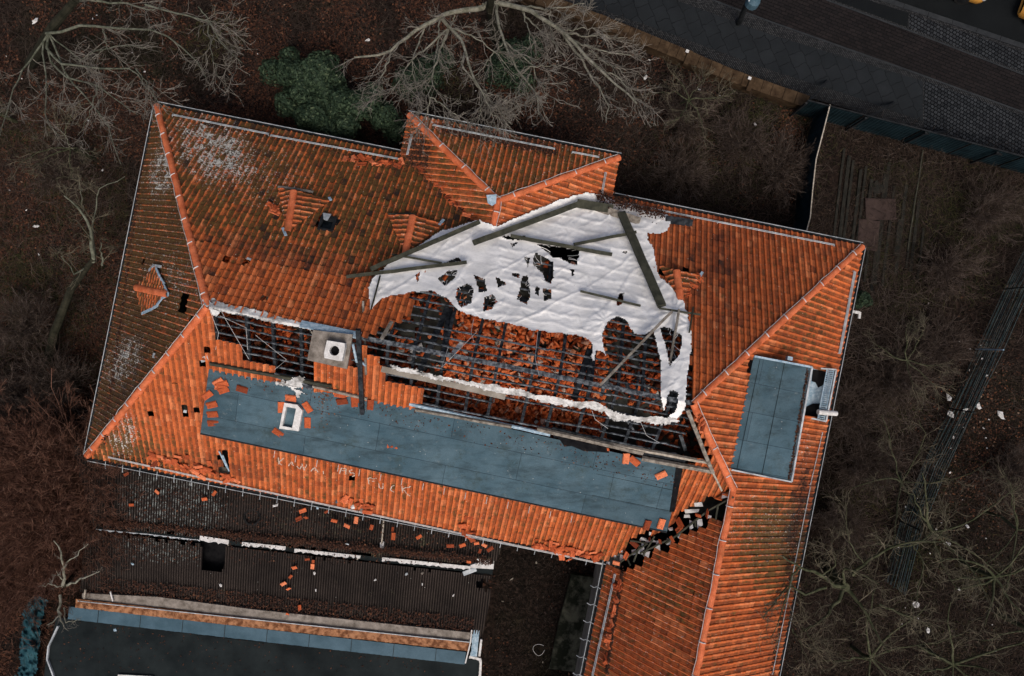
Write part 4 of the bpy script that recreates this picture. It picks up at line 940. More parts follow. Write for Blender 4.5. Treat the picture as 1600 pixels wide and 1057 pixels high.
# two yellow cars, mostly beyond the frame
def car(loc, ang, label):
    r = root('parked_car', loc, label, 'car', 'yellow cars on the road'); ca, sa = math.cos(ang), math.sin(ang); o_ = Vector(loc)
    T = lambda x, y, z: o_+Vector((x*ca-y*sa, x*sa+y*ca, z))
    def sect(prof, w_): return prof
    mb = MB(); st = [(-2.2, .45, .62, .70), (-2.1, .42, .85, .82), (-1.2, .42, .95, .88), (1.1, .42, .92, .88), (2.0, .42, .78, .82), (2.2, .45, .55, .68)]; n = 12; rings = []
    for (x, zb_, zt_, hw) in st:
        rings.append([T(x, hw*(1 if abs(math.cos(t)) > .2 else 1)*math.copysign(abs(math.cos(t))**.35, math.cos(t)), (zb_-.2+zt_)/2+(zt_-zb_+.2)/2*math.copysign(abs(math.sin(t))**.5, math.sin(t))) for t in [2*math.pi*(k+.5)/n for k in range(n)]])
    for q in rings: mb.v += [tuple(p) for p in q]
    for i in range(len(st)-1):
        for k in range(n): mb.f.append((i*n+k, i*n+(k+1) % n, (i+1)*n+(k+1) % n, (i+1)*n+k))
    mb.f.append(tuple(range(n))); mb.f.append(tuple((len(st)-1)*n+k for k in range(n))); bd = obj('body', mb, M['yellow'], r, smooth=True)
    mb = MB(); mb.hexa([T(-1.5, -.78, .9), T(1.0, -.78, .88), T(1.0, .78, .88), T(-1.5, .78, .9)], [T(-1.1, -.6, 1.42), T(.35, -.6, 1.42), T(.35, .6, 1.42), T(-1.1, .6, 1.42)]); obj('cabin_glass', mb, M['glass'], r)
    mb = MB(); mb.hexa([T(-1.12, -.61, 1.425), T(.36, -.61, 1.425), T(.36, .61, 1.425), T(-1.12, .61, 1.425)], [T(-1.0, -.55, 1.47), T(.25, -.55, 1.47), T(.25, .55, 1.47), T(-1.0, .55, 1.47)]); obj('car_roof', mb, M['yellow'], r)
    for x in (-1.35, 1.35):
        for y in (-.78, .78):
            mb = MB(); mb.tube([T(x, y-.1, .31), T(x, y+.1, .31)], .31, 16); wh = obj('wheel', mb, M['tyre'], r); mb = MB(); mb.tube([T(x, y-.105, .31), T(x, y+.105, .31)], .18, 10); obj('rim', mb, M['steel'], wh)
    for y in (-.55, .55):
        mb = MB(); mb.obox(T(2.14, y, 0), (ca, sa), (-sa, ca), .07, .15, .58, .72); obj('headlight', mb, M['white'], r)
dd_, nn_ = Vector((math.cos(math.radians(20)), -math.sin(math.radians(20)), 0)), Vector((math.sin(math.radians(20)), math.cos(math.radians(20)), 0))
pc = P(1536, 2, .6); cc_ = pc-dd_*2.15+nn_*.72; car((cc_.x, cc_.y, 0), math.radians(-20), 'yellow car whose rounded corner just shows at the top edge of the photo')
pc = P(1597, 21, .6); cc_ = pc+dd_*2.15+nn_*.72; car((cc_.x, cc_.y, 0), math.radians(-20), 'yellow car whose tail corner shows at the right edge of the road')
# rusty plates and dark planks on the ground
for pts, lab in (([(1352, 310), (1399, 311), (1401, 344), (1353, 344)], 'larger rusty brown sheet lying on the dark boards, upper of two'), ([(1343, 342), (1375, 346), (1371, 393), (1339, 389)], 'narrower rusty sheet lying nearest the roof corner')):
    mb = MB(); mb.prism([P(x, y, .12).xy for x, y in reversed(pts)], .09, .11+.01*(pts[0][0] > 1350)); o = obj('rusty_sheet', mb, M['rust'], loc=P(*pts[0], 0)); tag(o, lab, 'metal sheet', 'rusty sheets on the ground')
mb = MB(); mb.prism([P(x, y, .12).xy for x, y in ((1358, 296), (1370, 282), (1386, 295), (1372, 304))][::-1], .05, .09); tag(obj('dark_board', mb, M['plank'], loc=P(1371, 293, 0)), 'dark diamond-shaped board lying above the rusty sheets', 'board')
for i in range(15):
    x = 1304+i*9.0+random.uniform(-3, 3); y0 = random.uniform(225, 300); y1 = random.uniform(400, 468); 
    if i > 8: y0 += 60
    a = P(x+14, y0, .05); b = P(x+14-(y1-y0)*.12, y1, .05); mb = MB(); mb.beam(a, b, random.uniform(.08, .16), .07, jit=.008)
    tag(obj('ground_plank', mb, M['plank'], loc=((a+b)/2)), 'long dark weathered plank lying in the row under the rusty sheets', 'plank', 'dark planks on the ground beside the house')
mb = MB(); a, b = P(1418, 392, .1), P(1441, 312, .1); mb.beam(a, P(1442, 235, .1), .05, .05, jit=.01); tag(obj('thin_pole', mb, M['wood'], loc=a), 'thin brown pole on the ground right of the rusty sheets', 'pole')
# white bent plastic by the small bush
mb = MB(); mb.beam(P(1330, 487, .8), P(1343, 489, .8), .12, .10); mb.beam(P(1343, 488, .8), P(1342, 498, .8), .10, .12); tag(obj('white_pipe_bend', mb, M['white'], loc=P(1336, 489, .5)), 'white bent pipe poking out beside the east eave', 'pipe')

# ------------------------------------------------------------------ annex south of the house
EA = math.radians(6.4); ex, ey = Vector((math.cos(EA), -math.sin(EA), 0)), Vector((-math.sin(EA), -math.cos(EA), 0))   # along, and down the picture
def corr(name, pts, za, zb_, holes, wearf, parent, per=.105, amp=.022, skew=0.0):
    """corrugated sheet over a pixel outline; height za at its upper edge, zb_ at its lower edge"""
    zm = (za+zb_)/2; W = [P(x, y, zm) for x, y in pts]; O = W[0]; aa = [(p-O).dot(ex) for p in W]; cc_ = [(p-O).dot(ey) for p in W]
    pl = list(zip(aa, cc_)); a0, a1, c0, c1 = min(aa), max(aa), min(cc_), max(cc_); na = int((a1-a0)/(per/6)); nc = int((c1-c0)/.14)
    A = a0+np.arange(na+1)*(a1-a0)/na; C = c0+np.arange(nc+1)*(c1-c0)/nc
    jig = NR.normal(0, .05, na//6+2)
    V = np.zeros((nc+1, na+1, 3)); pr = np.zeros((nc+1, na+1)); we = np.zeros((nc+1, na+1, 4)); we[..., 3] = 1
    hv = (np.cos(A/per*2*np.pi)*.5+.5)
    for j, c in enumerate(C):
        t = (c-c0)/(c1-c0); lap = .02*((c % 1.6)/1.6); z = za+(zb_-za)*t
        V[j, :, 0] = O.x+ex.x*A+ey.x*(c+skew*A); V[j, :, 1] = O.y+ex.y*A+ey.y*(c+skew*A); V[j, :, 2] = z+hv*amp*2+lap; pr[j] = hv
    keep = []; hp = [[(((P(x, y, zm)-O).dot(ex)), ((P(x, y, zm)-O).dot(ey))) for x, y in h] for h in holes]
    for j in range(nc):
        for i in range(na):
            x, y = (A[i]+A[i+1])/2, (C[j]+C[j+1])/2+jig[i//6]
            if inpoly(x, y, pl) and not any(inpoly(x, y, h) for h in hp):
                b = j*(na+1)+i; keep.append((b, b+1, b+na+2, b+na+1))
    for j in range(0, nc+1):
        for i in range(0, na+1, 6):
            px, py = W2P(V[j, i]); m_, l_ = wearf(px, py); we[j, i:i+6, 0] = m_; we[j, i:i+6, 1] = l_
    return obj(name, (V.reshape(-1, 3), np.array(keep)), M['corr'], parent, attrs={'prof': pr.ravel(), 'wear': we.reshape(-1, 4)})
AN = root('annex_building', P(450, 880, 0), 'low annex below the house with dark mossy corrugated roofs and a square black hole', 'building')
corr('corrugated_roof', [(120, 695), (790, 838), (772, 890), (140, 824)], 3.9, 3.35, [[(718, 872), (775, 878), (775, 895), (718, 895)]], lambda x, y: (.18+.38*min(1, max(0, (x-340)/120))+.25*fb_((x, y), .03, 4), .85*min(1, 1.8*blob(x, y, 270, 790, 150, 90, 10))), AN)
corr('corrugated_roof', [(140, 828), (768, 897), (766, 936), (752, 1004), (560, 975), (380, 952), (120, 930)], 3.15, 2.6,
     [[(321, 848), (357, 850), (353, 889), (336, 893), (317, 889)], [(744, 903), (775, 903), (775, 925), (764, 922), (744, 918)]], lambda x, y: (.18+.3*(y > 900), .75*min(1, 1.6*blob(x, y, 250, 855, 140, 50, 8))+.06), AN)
mb = MB(); mb.prism([P(x, y, 2.4).xy for x, y in ((150, 815), (758, 885), (744, 985), (130, 925))][::-1], 0, 2.4); obj('wall', mb, M['dark'], AN)  # near-black block top, seen through the roof hole, paints its dark inside
mb = MB(); mb.prism([P(x, y, 3.1).xy for x, y in ((140, 730), (772, 868), (768, 890), (140, 822))][::-1], 0, 3.1); obj('wall', mb, M['dark'], AN)
def strip(pts, w_, z, mat, name, par, h=.06, rag=0, up=(0, 0, 1)):
    """ragged flat strip along a pixel polyline"""
    mb = MB(); q = [P(x, y, z) for x, y in pts]; res = resample(q, max(3, int(sum((q[i+1]-q[i]).length for i in range(len(q)-1))/.09))); prev = None; T = []; B = []
    for i, p in enumerate(res):
        d = res[min(i+1, len(res)-1)]-res[max(i-1, 0)]; d /= np.linalg.norm(d)+1e-9; nn = np.array([-d[1], d[0], 0]); T.append(p+nn*(w_/2)); B.append(p-nn*(w_/2+random.uniform(-rag, rag*.6)))
    for i in range(len(res)-1):
        a, b, c, d = T[i], T[i+1], B[i+1], B[i]; dz = np.array([0, 0, h]); b0 = len(mb.v); mb.v += [tuple(a), tuple(b), tuple(c), tuple(d), tuple(a-dz), tuple(b-dz), tuple(c-dz), tuple(d-dz)]
        mb.f += [(b0, b0+1, b0+2, b0+3), (b0+4, b0+7, b0+6, b0+5), (b0, b0+4, b0+5, b0+1), (b0+3, b0+2, b0+6, b0+7)]
    return obj(name, mb, M[mat], par)
strip([(146, 821), (770, 892)], .36, 3.10, 'darkroof', 'step_flashing', AN, .5, .02)
strip([(150, 828), (235, 836), (312, 845)], .05, 3.46, 'zinc', 'white_flashing', AN, .04, .04); strip([(312, 841), (357, 848)], .20, 3.46, 'white', 'white_flashing', AN, .05, .05)
strip([(378, 850), (446, 857)], .15, 3.46, 'white', 'white_flashing', AN, .05, .06); strip([(460, 860), (563, 871)], .13, 3.46, 'white', 'white_flashing', AN, .05, .06)
strip([(597, 874), (735, 888)], .15, 3.46, 'white', 'white_flashing', AN, .05, .05)
mb = MB(); mb.prism([P(x, y, 3.4).xy for x, y in ((740, 868), (773, 866), (771, 890), (722, 887), (748, 880))][::-1], 3.15, 3.38); obj('white_end_block', mb, M['white'], AN)
mb = MB(); mb.beam(P(724, 897, 3.3), P(744, 889, 3.3), .18, .06, jit=.01); obj('torn_flashing', mb, M['zinc'], AN)
for a, b in (((357, 851), (353, 889)), ((559, 870), (556, 900)), ((423, 858), (421, 900)), ((600, 808), (596, 855))):
    z = 3.0 if a[1] > 830 else 3.62; mb = MB(); mb.beam(P(*a, z+.12), P(*b, z-.12), .05, .05); obj('edge_batten', mb, M['woodlt'] if a[0] != 423 else M['wood'], AN)
mb = MB(); mb.prism([P(x, y, 3.5).xy for x, y in ((594, 848), (600, 846), (600, 856), (594, 857))][::-1], 3.45, 3.55); obj('white_end_block', mb, M['white'], AN)
# parapet: pale render, wet orange board, blue-grey metal
strip([(128, 935), (246, 941), (400, 961), (737, 997)], .42, 2.86, 'concrete', 'parapet_wall', AN, .5, .03)
strip([(118, 943), (400, 975), (732, 1011)], .36, 2.95, 'woodorange', 'parapet_board', AN, .12, .015)
strip([(121, 939.5), (400, 969), (734, 1004)], .03, 2.98, 'zinc', 'board_edge', AN, .05)
strip([(107, 958), (400, 992), (727, 1029)], .53, 2.90, 'bluemetal', 'metal_coping', AN, .1, .01)
for i in range(9):
    t = (i+.7)/9.4; x = 107+620*t; y = 958+71*t; mb = MB(); mb.beam(P(x+1, y-10, 2.912), P(x-1, y+10, 2.912), .018, .012); obj('coping_joint', mb, M['steel'], AN)
strip([(737, 985), (735, 1005), (727, 1037)], .05, 2.98, 'white', 'end_trim', AN, .1); strip([(744, 985), (740, 1026)], .28, 2.7, 'lead', 'end_flashing', AN, .1, .03); strip([(752, 1000), (749, 1026)], .09, 2.8, 'white', 'end_trim', AN, .1)
strip([(172, 925), (176, 940)], .05, 2.98, 'white', 'upright', AN); strip([(133, 922), (131, 936)], .06, 3.0, 'woodlt', 'upright', AN)
BL = root('flat_outbuilding', P(400, 1050, 0), 'building at the bottom edge with flat dark wet felt roof and pale rim', 'building')
mb = MB(); rp = [P(x, y, 2.5).xy for x, y in ((88, 965), (400, 1003), (752, 1032), (745, 1130), (60, 1130), (72, 1030))][::-1]; mb.prism(rp, 2.3, 2.5); obj('roof', mb, M['darkroof'], BL)
mb = MB(); mb.prism([P(x, y, 2.3).xy for x, y in ((100, 975), (400, 1008), (740, 1040), (735, 1130), (75, 1130), (88, 1030))][::-1], 0, 2.3); obj('wall', mb, M['plaster'], BL)
strip([(90, 979), (75, 1011), (73, 1031), (84, 1060), (110, 1110)], .06, 2.62, 'zinc', 'roof_rim', BL, .1); strip([(733, 1027), (751, 1031), (748, 1090)], .11, 2.62, 'white', 'roof_rim', BL, .1, .03)
strip([(184, 1057), (240, 1060)], .14, 2.6, 'white', 'roof_patch', BL, .04, .04)
# courtyard details
mb = MB(); mb.prism([P(x, y, .3).xy for x, y in ((893, 898), (938, 905), (926, 960), (905, 1052), (858, 1046), (872, 980))][::-1], 0, .25); tag(obj('concrete_terrace', mb, simple('mossy_slab', (.012, .014, .009, 1), (.085, .085, .062, 1), 1.6, .9, .5, stops=(.45, .62)), loc=P(890, 980, 0)), 'mossy concrete terrace strip beside the wing wall in the dark courtyard', 'terrace')
mb = MB(); mb.prism([P(x, y, .8).xy for x, y in ((938, 890), (950, 892), (918, 1056), (902, 1054))][::-1], 0, .75); tag(obj('low_wall', mb, M['wood'], loc=P(925, 980, 0)), 'narrow mossy low wall directly under the wing eave', 'wall')
mb = MB()
for k in range(15):
    t = k/14*5.6; 
q = [P(842+9*math.cos(t)*(1-.3*math.sin(t)), 1016+9*math.sin(t), .2) for t in [i*.42 for i in range(14)]]; mb.tube(q, .010, 5); tag(obj('wire_loop', mb, M['wire'], loc=P(842, 1016, .1)), 'small pale wire loop lying in the dark courtyard', 'wire')
q = [P(290+12*math.cos(t)-60, 0, 0) for t in (0, 1)]
mb = MB(); mb.tube([P(394+12*math.cos(t), 808+12*math.sin(t), 3.62+.05*math.sin(t)) for t in [i*6.283/20 for i in range(20)]]+[P(406, 808, 3.62)], .05, 6); tag(obj('old_tyre', mb, M['tyre'], loc=P(394, 808, 3.5)), 'dark ring of an old tyre lying on the mossy upper corrugated roof', 'tyre')

# ------------------------------------------------------------------ the torn white sheet on the roof
def top_surface(x, y):
    z = PN.z(x, y) if True else 0
    z = max(min(PN.z(x, y), 20), 0)
    # on the far side of the ridge follow the south slope
    z = min(z, PS.z(x, y)) if z > RIDGE_Z-.6 else z
    zw_ = min(PWR.z(x, y), PWL.z(x, y), PWN.z(x, y)); return max(min(z, PE.z(x, y)), zw_)
def hit_top(px, py, off):
    z = 9.0
    for _ in range(7): p = P(px, py, z); z = top_surface(p.x, p.y)+off
    return P(px, py, z)
def cloth(name, outline, holes, offf, label, cat_, step=1.5, edge=1.3, mat='tarp', group=None, surf=hit_top, tears=True):
    xs = [p[0] for p in outline]; ys = [p[1] for p in outline]; x0, x1, y0, y1 = min(xs)-4, max(xs)+4, min(ys)-4, max(ys)+4
    nx, ny = int((x1-x0)/step)+1, int((y1-y0)/step)+1; idx = {}; V = []; F = []
    def ins(x, y):
        wx = x+edge*fb_((x, y), .13, 1.5)*1.4; wy = y+edge*fb_((x, y), .13, 7.5)*1.4
        if not inpoly(wx, wy, outline): return False
        hx = x+1.5*fb_((x, y), .16, 3.5); hy = y+1.5*fb_((x, y), .16, 9.5)
        return not any(inpoly(hx, hy, h) for h in holes)
    def vert(i, j):
        if (i, j) not in idx:
            x, y = x0+i*step, y0+j*step; idx[(i, j)] = len(V); V.append(tuple(surf(x, y, offf(x, y))))
        return idx[(i, j)]
    for j in range(ny):
        for i in range(nx):
            if ins(x0+(i+.5)*step, y0+(j+.5)*step): F.append((vert(i, j), vert(i+1, j), vert(i+1, j+1), vert(i, j+1)))
    o = obj(name, (V, F), M[mat], loc=surf((x0+x1)/2, (y0+y1)/2, 0), smooth=True); tag(o, label, cat_, group); return o, V, idx
t_out = [(580, 486), (577, 470), (576, 450), (582, 436), (592, 426), (619, 402), (659, 381), (688, 362), (720, 352), (749, 344), (778, 354), (800, 343), (834, 330), (866, 316), (895, 307), (917, 302), (945, 306), (970, 319), (1012, 330), (1044, 337), (1048, 347), (1043, 361),
         (1030, 366), (1012, 364), (1012, 374), (1020, 385), (1024, 405), (1029, 430), (1052, 452), (1066, 468), (1074, 490), (1079, 510), (1080, 540), (1077, 570), (1073, 600), (1070, 640), (1057, 656), (1044, 652), (1058, 640), (1060, 614), (1048, 610), (1041, 624), (1037, 641), (1033, 625), (1032, 590), (1034, 570), (1028, 545), (1020, 514),
         (1008, 522), (999, 524), (990, 520), (986, 515), (978, 501), (964, 495), (949, 504), (940, 522), (943, 540), (948, 556), (942, 548), (932, 548), (928, 566), (924, 560), (928, 545), (922, 532), (914, 527), (880, 521), (834, 516), (800, 506), (752, 497), (728, 490), (715, 484), (699, 466), (678, 455), (646, 456), (615, 462), (593, 469)]
t_holes = [[(684, 436), (700, 424), (715, 422), (712, 434), (696, 447)], [(715, 450), (731, 444), (741, 450), (736, 473), (720, 481), (712, 465)], [(741, 430), (757, 436), (762, 455), (749, 457)], [(757, 465), (770, 460), (778, 471), (768, 484), (755, 487)],
           [(774, 432), (792, 444), (778, 450)], [(816, 432), (823, 431), (830, 458), (824, 476), (808, 468)], [(836, 394), (864, 410), (865, 434), (860, 444), (850, 439), (848, 428), (832, 413)], [(837, 381), (906, 391), (902, 415), (891, 413), (877, 405), (864, 402), (848, 389)],
           [(837, 447), (844, 450), (842, 463), (836, 460)], [(848, 451), (862, 452), (861, 468), (850, 471)], [(967, 458), (975, 458), (972, 476), (963, 479)], [(890, 420), (898, 421), (895, 434)], [(697, 410), (717, 402), (720, 409), (690, 412)],
           [(800, 428), (811, 428), (812, 435), (800, 432)], [(820, 402), (828, 402), (825, 418)], [(796, 381), (810, 379), (801, 387)], [(782, 370), (820, 369), (822, 375), (792, 375)], [(1031, 512), (1045, 512), (1066, 525), (1062, 556), (1046, 572), (1041, 545)], [(652, 443), (657, 424), (649, 430)], [(971, 393), (982, 391), (978, 397)]]
def tarp_off(x, y):
    vv = -SA*(x-245)+CA*(y-170); uu = CA*(x-245)+SA*(y-170)
    bw_ = (.5+.5*math.sin(vv/17.0*2*math.pi+1.6*fb_((x, y), .02, 4)))**4
    o = .18+.09*fb_((x, y), .010, .3)+.042*bw_*(.35+1.1*abs(fb_((x, y), .02, 31)))*(.3+.7*(780 < x < 1010))+.015*math.sin(uu/43*2*math.pi)+.006*fb_((x, y), .11, 12)+.21*max(0, .16-abs(fb_((x*.5+y*.9, y*.2-x*.3), .022, 22)))+.17*max(0, .12-abs(fb_((x*.9-y*.2, y*.9+x*.2), .014, 42)))-.06*max(0, blob(x, y, 690, 420, 90, 40, -20))
    # gathered folds toward torn corners
    for (cx, cy, R_, k) in ((1052, 487, 90, 14), (947, 500, 40, 9), (582, 480, 60, 10), (930, 312, 70, 12), (1065, 640, 70, 8)):
        d = math.hypot(x-cx, y-cy)
        if d < R_: o += .022*(1-d/R_)*min(1, d/12)*math.sin(k*math.atan2(y-cy, x-cx)+5*fb_((x, y), .03, cx))
    return max(.07, o)
TARP, TV, TI = cloth('torn_tarpaulin', t_out, t_holes, tarp_off, 'large torn white sheet full of holes covering the middle of the burnt roof', 'tarpaulin')
# frayed threads standing into the holes
fr_ = MB()
for h in t_holes:
    cx = sum(p[0] for p in h)/len(h); cy = sum(p[1] for p in h)/len(h)
    for _ in range(9 if len(h) > 4 else 3):
        i = random.randrange(len(h)); a_, b_ = h[i], h[(i+1) % len(h)]; t_ = random.random(); x, y = a_[0]+(b_[0]-a_[0])*t_, a_[1]+(b_[1]-a_[1])*t_; L_ = random.uniform(.15, .6)
        jx, jy = random.gauss(0, 3), random.gauss(0, 3); mx, my = x+(cx+jx-x)*L_*.5+random.gauss(0, 1), y+(cy+jy-y)*L_*.5+random.gauss(0, 1)
        fr_.tube([hit_top(x-(cx-x)*.15, y-(cy-y)*.15, .20), hit_top(mx, my, .15), hit_top(x+(cx+jx-x)*L_, y+(cy+jy-y)*L_, .08)], random.uniform(.004, .010), 3, caps=False)
fo_ = obj('frayed_threads', fr_, M['tarp'], TARP); fo_['kind'] = 'stuff'
s_out = [(612, 563), (622, 568), (640, 571), (687, 582), (724, 590), (787, 600), (860, 615), (893, 621), (930, 622), (946, 630), (972, 643), (1009, 647), (1057, 649), (1062, 655), (1040, 660), (1009, 656), (985, 652), (972, 653), (960, 652), (945, 641), (925, 636), (893, 631), (860, 625), (821, 616), (764, 607), (719, 595), (674, 586), (614, 572)]
def s_surf(px, py, off): return PS.hit(px, py, off)
cloth('torn_tarpaulin', s_out, [], lambda x, y: .12+.05*fb_((x, y), .03, .3)+.05*abs(math.sin((y-x*.2)*.62+2.5*fb_((x, y), .03, 3)))+.03*fb_((x, y), .2, 2), 'long narrow white sheet strip draped along the rafters below the ridge', 'tarpaulin', 1.4, 1.3, 'dimtarp', surf=s_surf)
r_out = [(324, 470), (332, 466), (345, 474), (400, 484), (440, 496), (490, 510), (560, 519), (560, 524), (500, 518), (430, 505), (380, 493), (345, 487), (335, 492), (328, 488)]
cloth('torn_tarpaulin', r_out, [], lambda x, y: .10+.06*fb_((x, y), .05, .3)+.02*fb_((x, y), .2, 2), 'thin white sheet remnant tucked along the ridge left of the chimney', 'tarpaulin', 1.4, 1.2, 'dimtarp')
for (pts, lab) in (([(318, 463), (330, 468), (335, 480), (345, 488), (338, 494), (326, 484), (317, 474)], 'knot of white sheet caught on the left end of the ridge'), ([(455, 588), (476, 584), (474, 600), (462, 608), (474, 614), (466, 618), (450, 600), (432, 598), (430, 592), (448, 594)], 'white sheet scraps stuck at the top edge of the flat roof')):
    cloth('sheet_scrap', pts, [], lambda x, y: .16+.08*fb_((x, y), .1, .3), lab, 'sheet scrap', 1.5, 4, 'dimtarp', surf=(hit_top if pts[0][1] < 500 else (lambda a, b, c: FP.hit(a, b, .04+abs(c)*.3) if b > 570+(a-328)*.2257 else PS.hit(a, b, c))))
# threads hanging across the openings
mbw = [((345, 480), (352, 497), (390, 560)), ((345, 492), (385, 512), (388, 545)), ((430, 576), (448, 562), (400, 522)), ((330, 486), (342, 520), (338, 545)), ((700, 545), (690, 575), (745, 520)), ((1040, 560), (1052, 572), (1062, 560)), ((1000, 655), (1010, 680), (1030, 690)), ((840, 520), (836, 560), (842, 590)), ((740, 500), (736, 520), (740, 535)), ((925, 640), (930, 655), (950, 668))]
for k, (a, b, c) in enumerate(mbw):
    mb = MB(); pl = PS if k not in (4, 7, 8) else PN; mb.tube([pl.hit(*a, .06), pl.hit(*b, .02), pl.hit(*c, .06)], .007, 4); tag(obj('sheet_thread', mb, M['wire'], loc=pl.hit(*b)), 'thin pale thread of sheet strung across the burnt laths', 'thread', 'threads across the burnt opening')
# ------------------------------------------------------------------ loose beams and poles on the sheet
def loose(name, a, b, w_, h_, mat, label, cat_='beam', off=(.3, .3), surf=hit_top, group='loose beams lying on the white sheet'):
    p, q = surf(a[0], a[1], off[0]), surf(b[0], b[1], off[1]); mb = MB(); mb.beam(p, q, w_, h_, jit=.008)
    return tag(obj(name, mb, M[mat], loc=(p+q)/2), label, cat_, group)
L = loose
L('loose_beam', (579, 421), (749, 347), .15, .12, 'wood', 'long mossy beam slanting up along the left edge of the white sheet', off=(.42, .34))
L('loose_beam', (541, 433), (729, 410), .12, .10, 'wood', 'dark beam reaching from the tiles onto the left of the white sheet', off=(.18, .34))
L('loose_beam', (612, 398), (690, 411), .07, .07, 'wood', 'short thin lath crossing under the two left beams', off=(.28, .3))
L('loose_beam', (740, 380), (905, 319), .20, .12, 'wood', 'broad mossy beam sloping up to the top corner of the sheet', off=(.45, .45))
L('loose_beam', (902, 318), (958, 327), .34, .06, 'wood', 'wide dark board end at the very top of the white sheet', off=(.38, .34))
L('loose_beam', (798, 369), (956, 398), .13, .10, 'wood', 'dark beam lying over the row of tears in the upper sheet', off=(.36, .3))
L('loose_beam', (897, 382), (994, 363), .11, .09, 'wood', 'short beam pointing at the big diagonal timber from the left', off=(.34, .36))
L('loose_beam', (971, 333), (1034, 478), .30, .14, 'wood', 'thickest dark timber running down the right side of the sheet', off=(.45, .42))
L('loose_beam', (907, 455), (1001, 478), .08, .07, 'wood', 'thin stick lying across the middle right of the sheet', off=(.32, .32))
L('loose_beam', (594, 431), (580, 484), .05, .05, 'wood', 'short dark stick at the left tip of the white sheet', off=(.32, .3))
L('long_pole', (1050, 487), (938, 602), .085, .07, 'woodgrey', 'pale grey pole crossing diagonally over the right burnt opening', 'pole', (.45, .35))
L('long_pole', (1061, 484), (1034, 640), .075, .07, 'woodgrey', 'slim grey pole hanging down the right hand flap of the sheet', 'pole', (.5, .3))
L('long_pole', (1030, 482), (1094, 492), .07, .06, 'wood', 'short dark pole poking out over the tiles right of the sheet', 'pole', (.4, .22))
L('long_pole', (1083, 480), (1077, 520), .05, .05, 'wood', 'short upright stick at the right rim of the sheet', 'pole', (.3, .3))
L('fallen_roof_trim', (918, 320), (1000, 346), .30, .05, 'woodgrey', 'rotten leaf-covered board along the upper rim of the sheet', 'board', (.3, .26), group=None)
L('felt_flap', (1040, 343), (1082, 349), .30, .05, 'char', 'black felt flap on the tiles at the upper right of the sheet', 'felt flap', (.2, .16), group=None)
L('charred_post', (563, 508), (570, 636), .15, .12, 'char', 'black charred beam standing across the roof right of the chimney', 'beam', (.25, .35), surf=s_surf, group=None)
L('pale_board', (567, 471), (572, 586), .07, .05, 'woodgrey', 'thin pale board leaning over the black beam by the chimney', 'board', (.30, .50), surf=hit_top, group=None)
L('pale_board', (612, 503), (596, 530), .12, .05, 'woodgrey', 'short weathered board end poking over the burnt edge', 'board', (.3, .3), group=None)
L('pale_board', (1073, 632), (1113, 732), .12, .08, 'woodgrey', 'weathered grey board lying along the right hip of the opening', 'board', (.28, .22), surf=s_surf, group=None)
L('pale_board', (1112, 730), (1127, 762), .06, .05, 'woodlt', 'narrow pale lath below the hip board near the valley', 'board', (.2, .16), surf=s_surf, group=None)
L('plaster_slab', (722, 535), (708, 552), .14, .04, 'white', 'whitish plank fragment lying in the burnt opening', 'board', (-.25, -.3), group=None)
L('long_pole', (598, 573), (790, 617), .20, .12, 'plaster', 'thick pale roll lying along the lower edge of the white strip', 'roll', (.12, .10), surf=s_surf, group=None)

# ------------------------------------------------------------------ loose roof tiles
def tile_mesh():
    mb = MB(); n = 8; hw, hl = .118, .20; rows = []
    for sgn in (1, 0):
        for y in (-hl, hl):
            for k in range(n+1):
                x = -hw+2*hw*k/n; h = float(np.interp(k/n, [0, .15, .3, .45, .7, .85, 1], [.0, .040, .042, .008, .002, .014, .0])); mb.v.append((x, y, h+(.0 if sgn else -.016)))
    m = n+1
    for k in range(n): mb.f += [(k, k+1, m+k+1, m+k), (2*m+k, 3*m+k, 3*m+k+1, 2*m+k+1), (k, 2*m+k, 2*m+k+1, k+1), (m+k, m+k+1, 3*m+k+1, 3*m+k)]
    mb.f += [(0, m, 3*m, 2*m), (n, 2*m+n, 3*m+n, m+n)]
    me = bpy.data.meshes.new('roof_tile'); me.from_pydata(mb.v, [], mb.f); me.materials.append(M['looset']); me.update(); return me
TM = tile_mesh(); 
def lt(px, py, ang, plane, label, group, tilt=.0, off=.04, sc=1.0, z=None, name='loose_tile', cat_='roof tile'):
    o = bpy.data.objects.new(name, TM); SC.collection.objects.link(o)
    p = plane.hit(px, py, off) if plane else P(px, py, z); n = plane.n if plane else Vector((0, 0, 1))
    a = math.radians(ang); y = Vector((math.sin(a), math.cos(a), 0)); y = (y-n*y.dot(n)).normalized(); x = y.cross(n).normalized()
    m = Matrix((x, y, n)).transposed().to_4x4() @ Matrix.Rotation(random.gauss(0, tilt), 4, 'X') @ Matrix.Rotation(random.gauss(0, tilt), 4, 'Y') @ Matrix.Scale(sc, 4)
    m.translation = p; o.matrix_world = m; return tag(o, label, cat_, group)
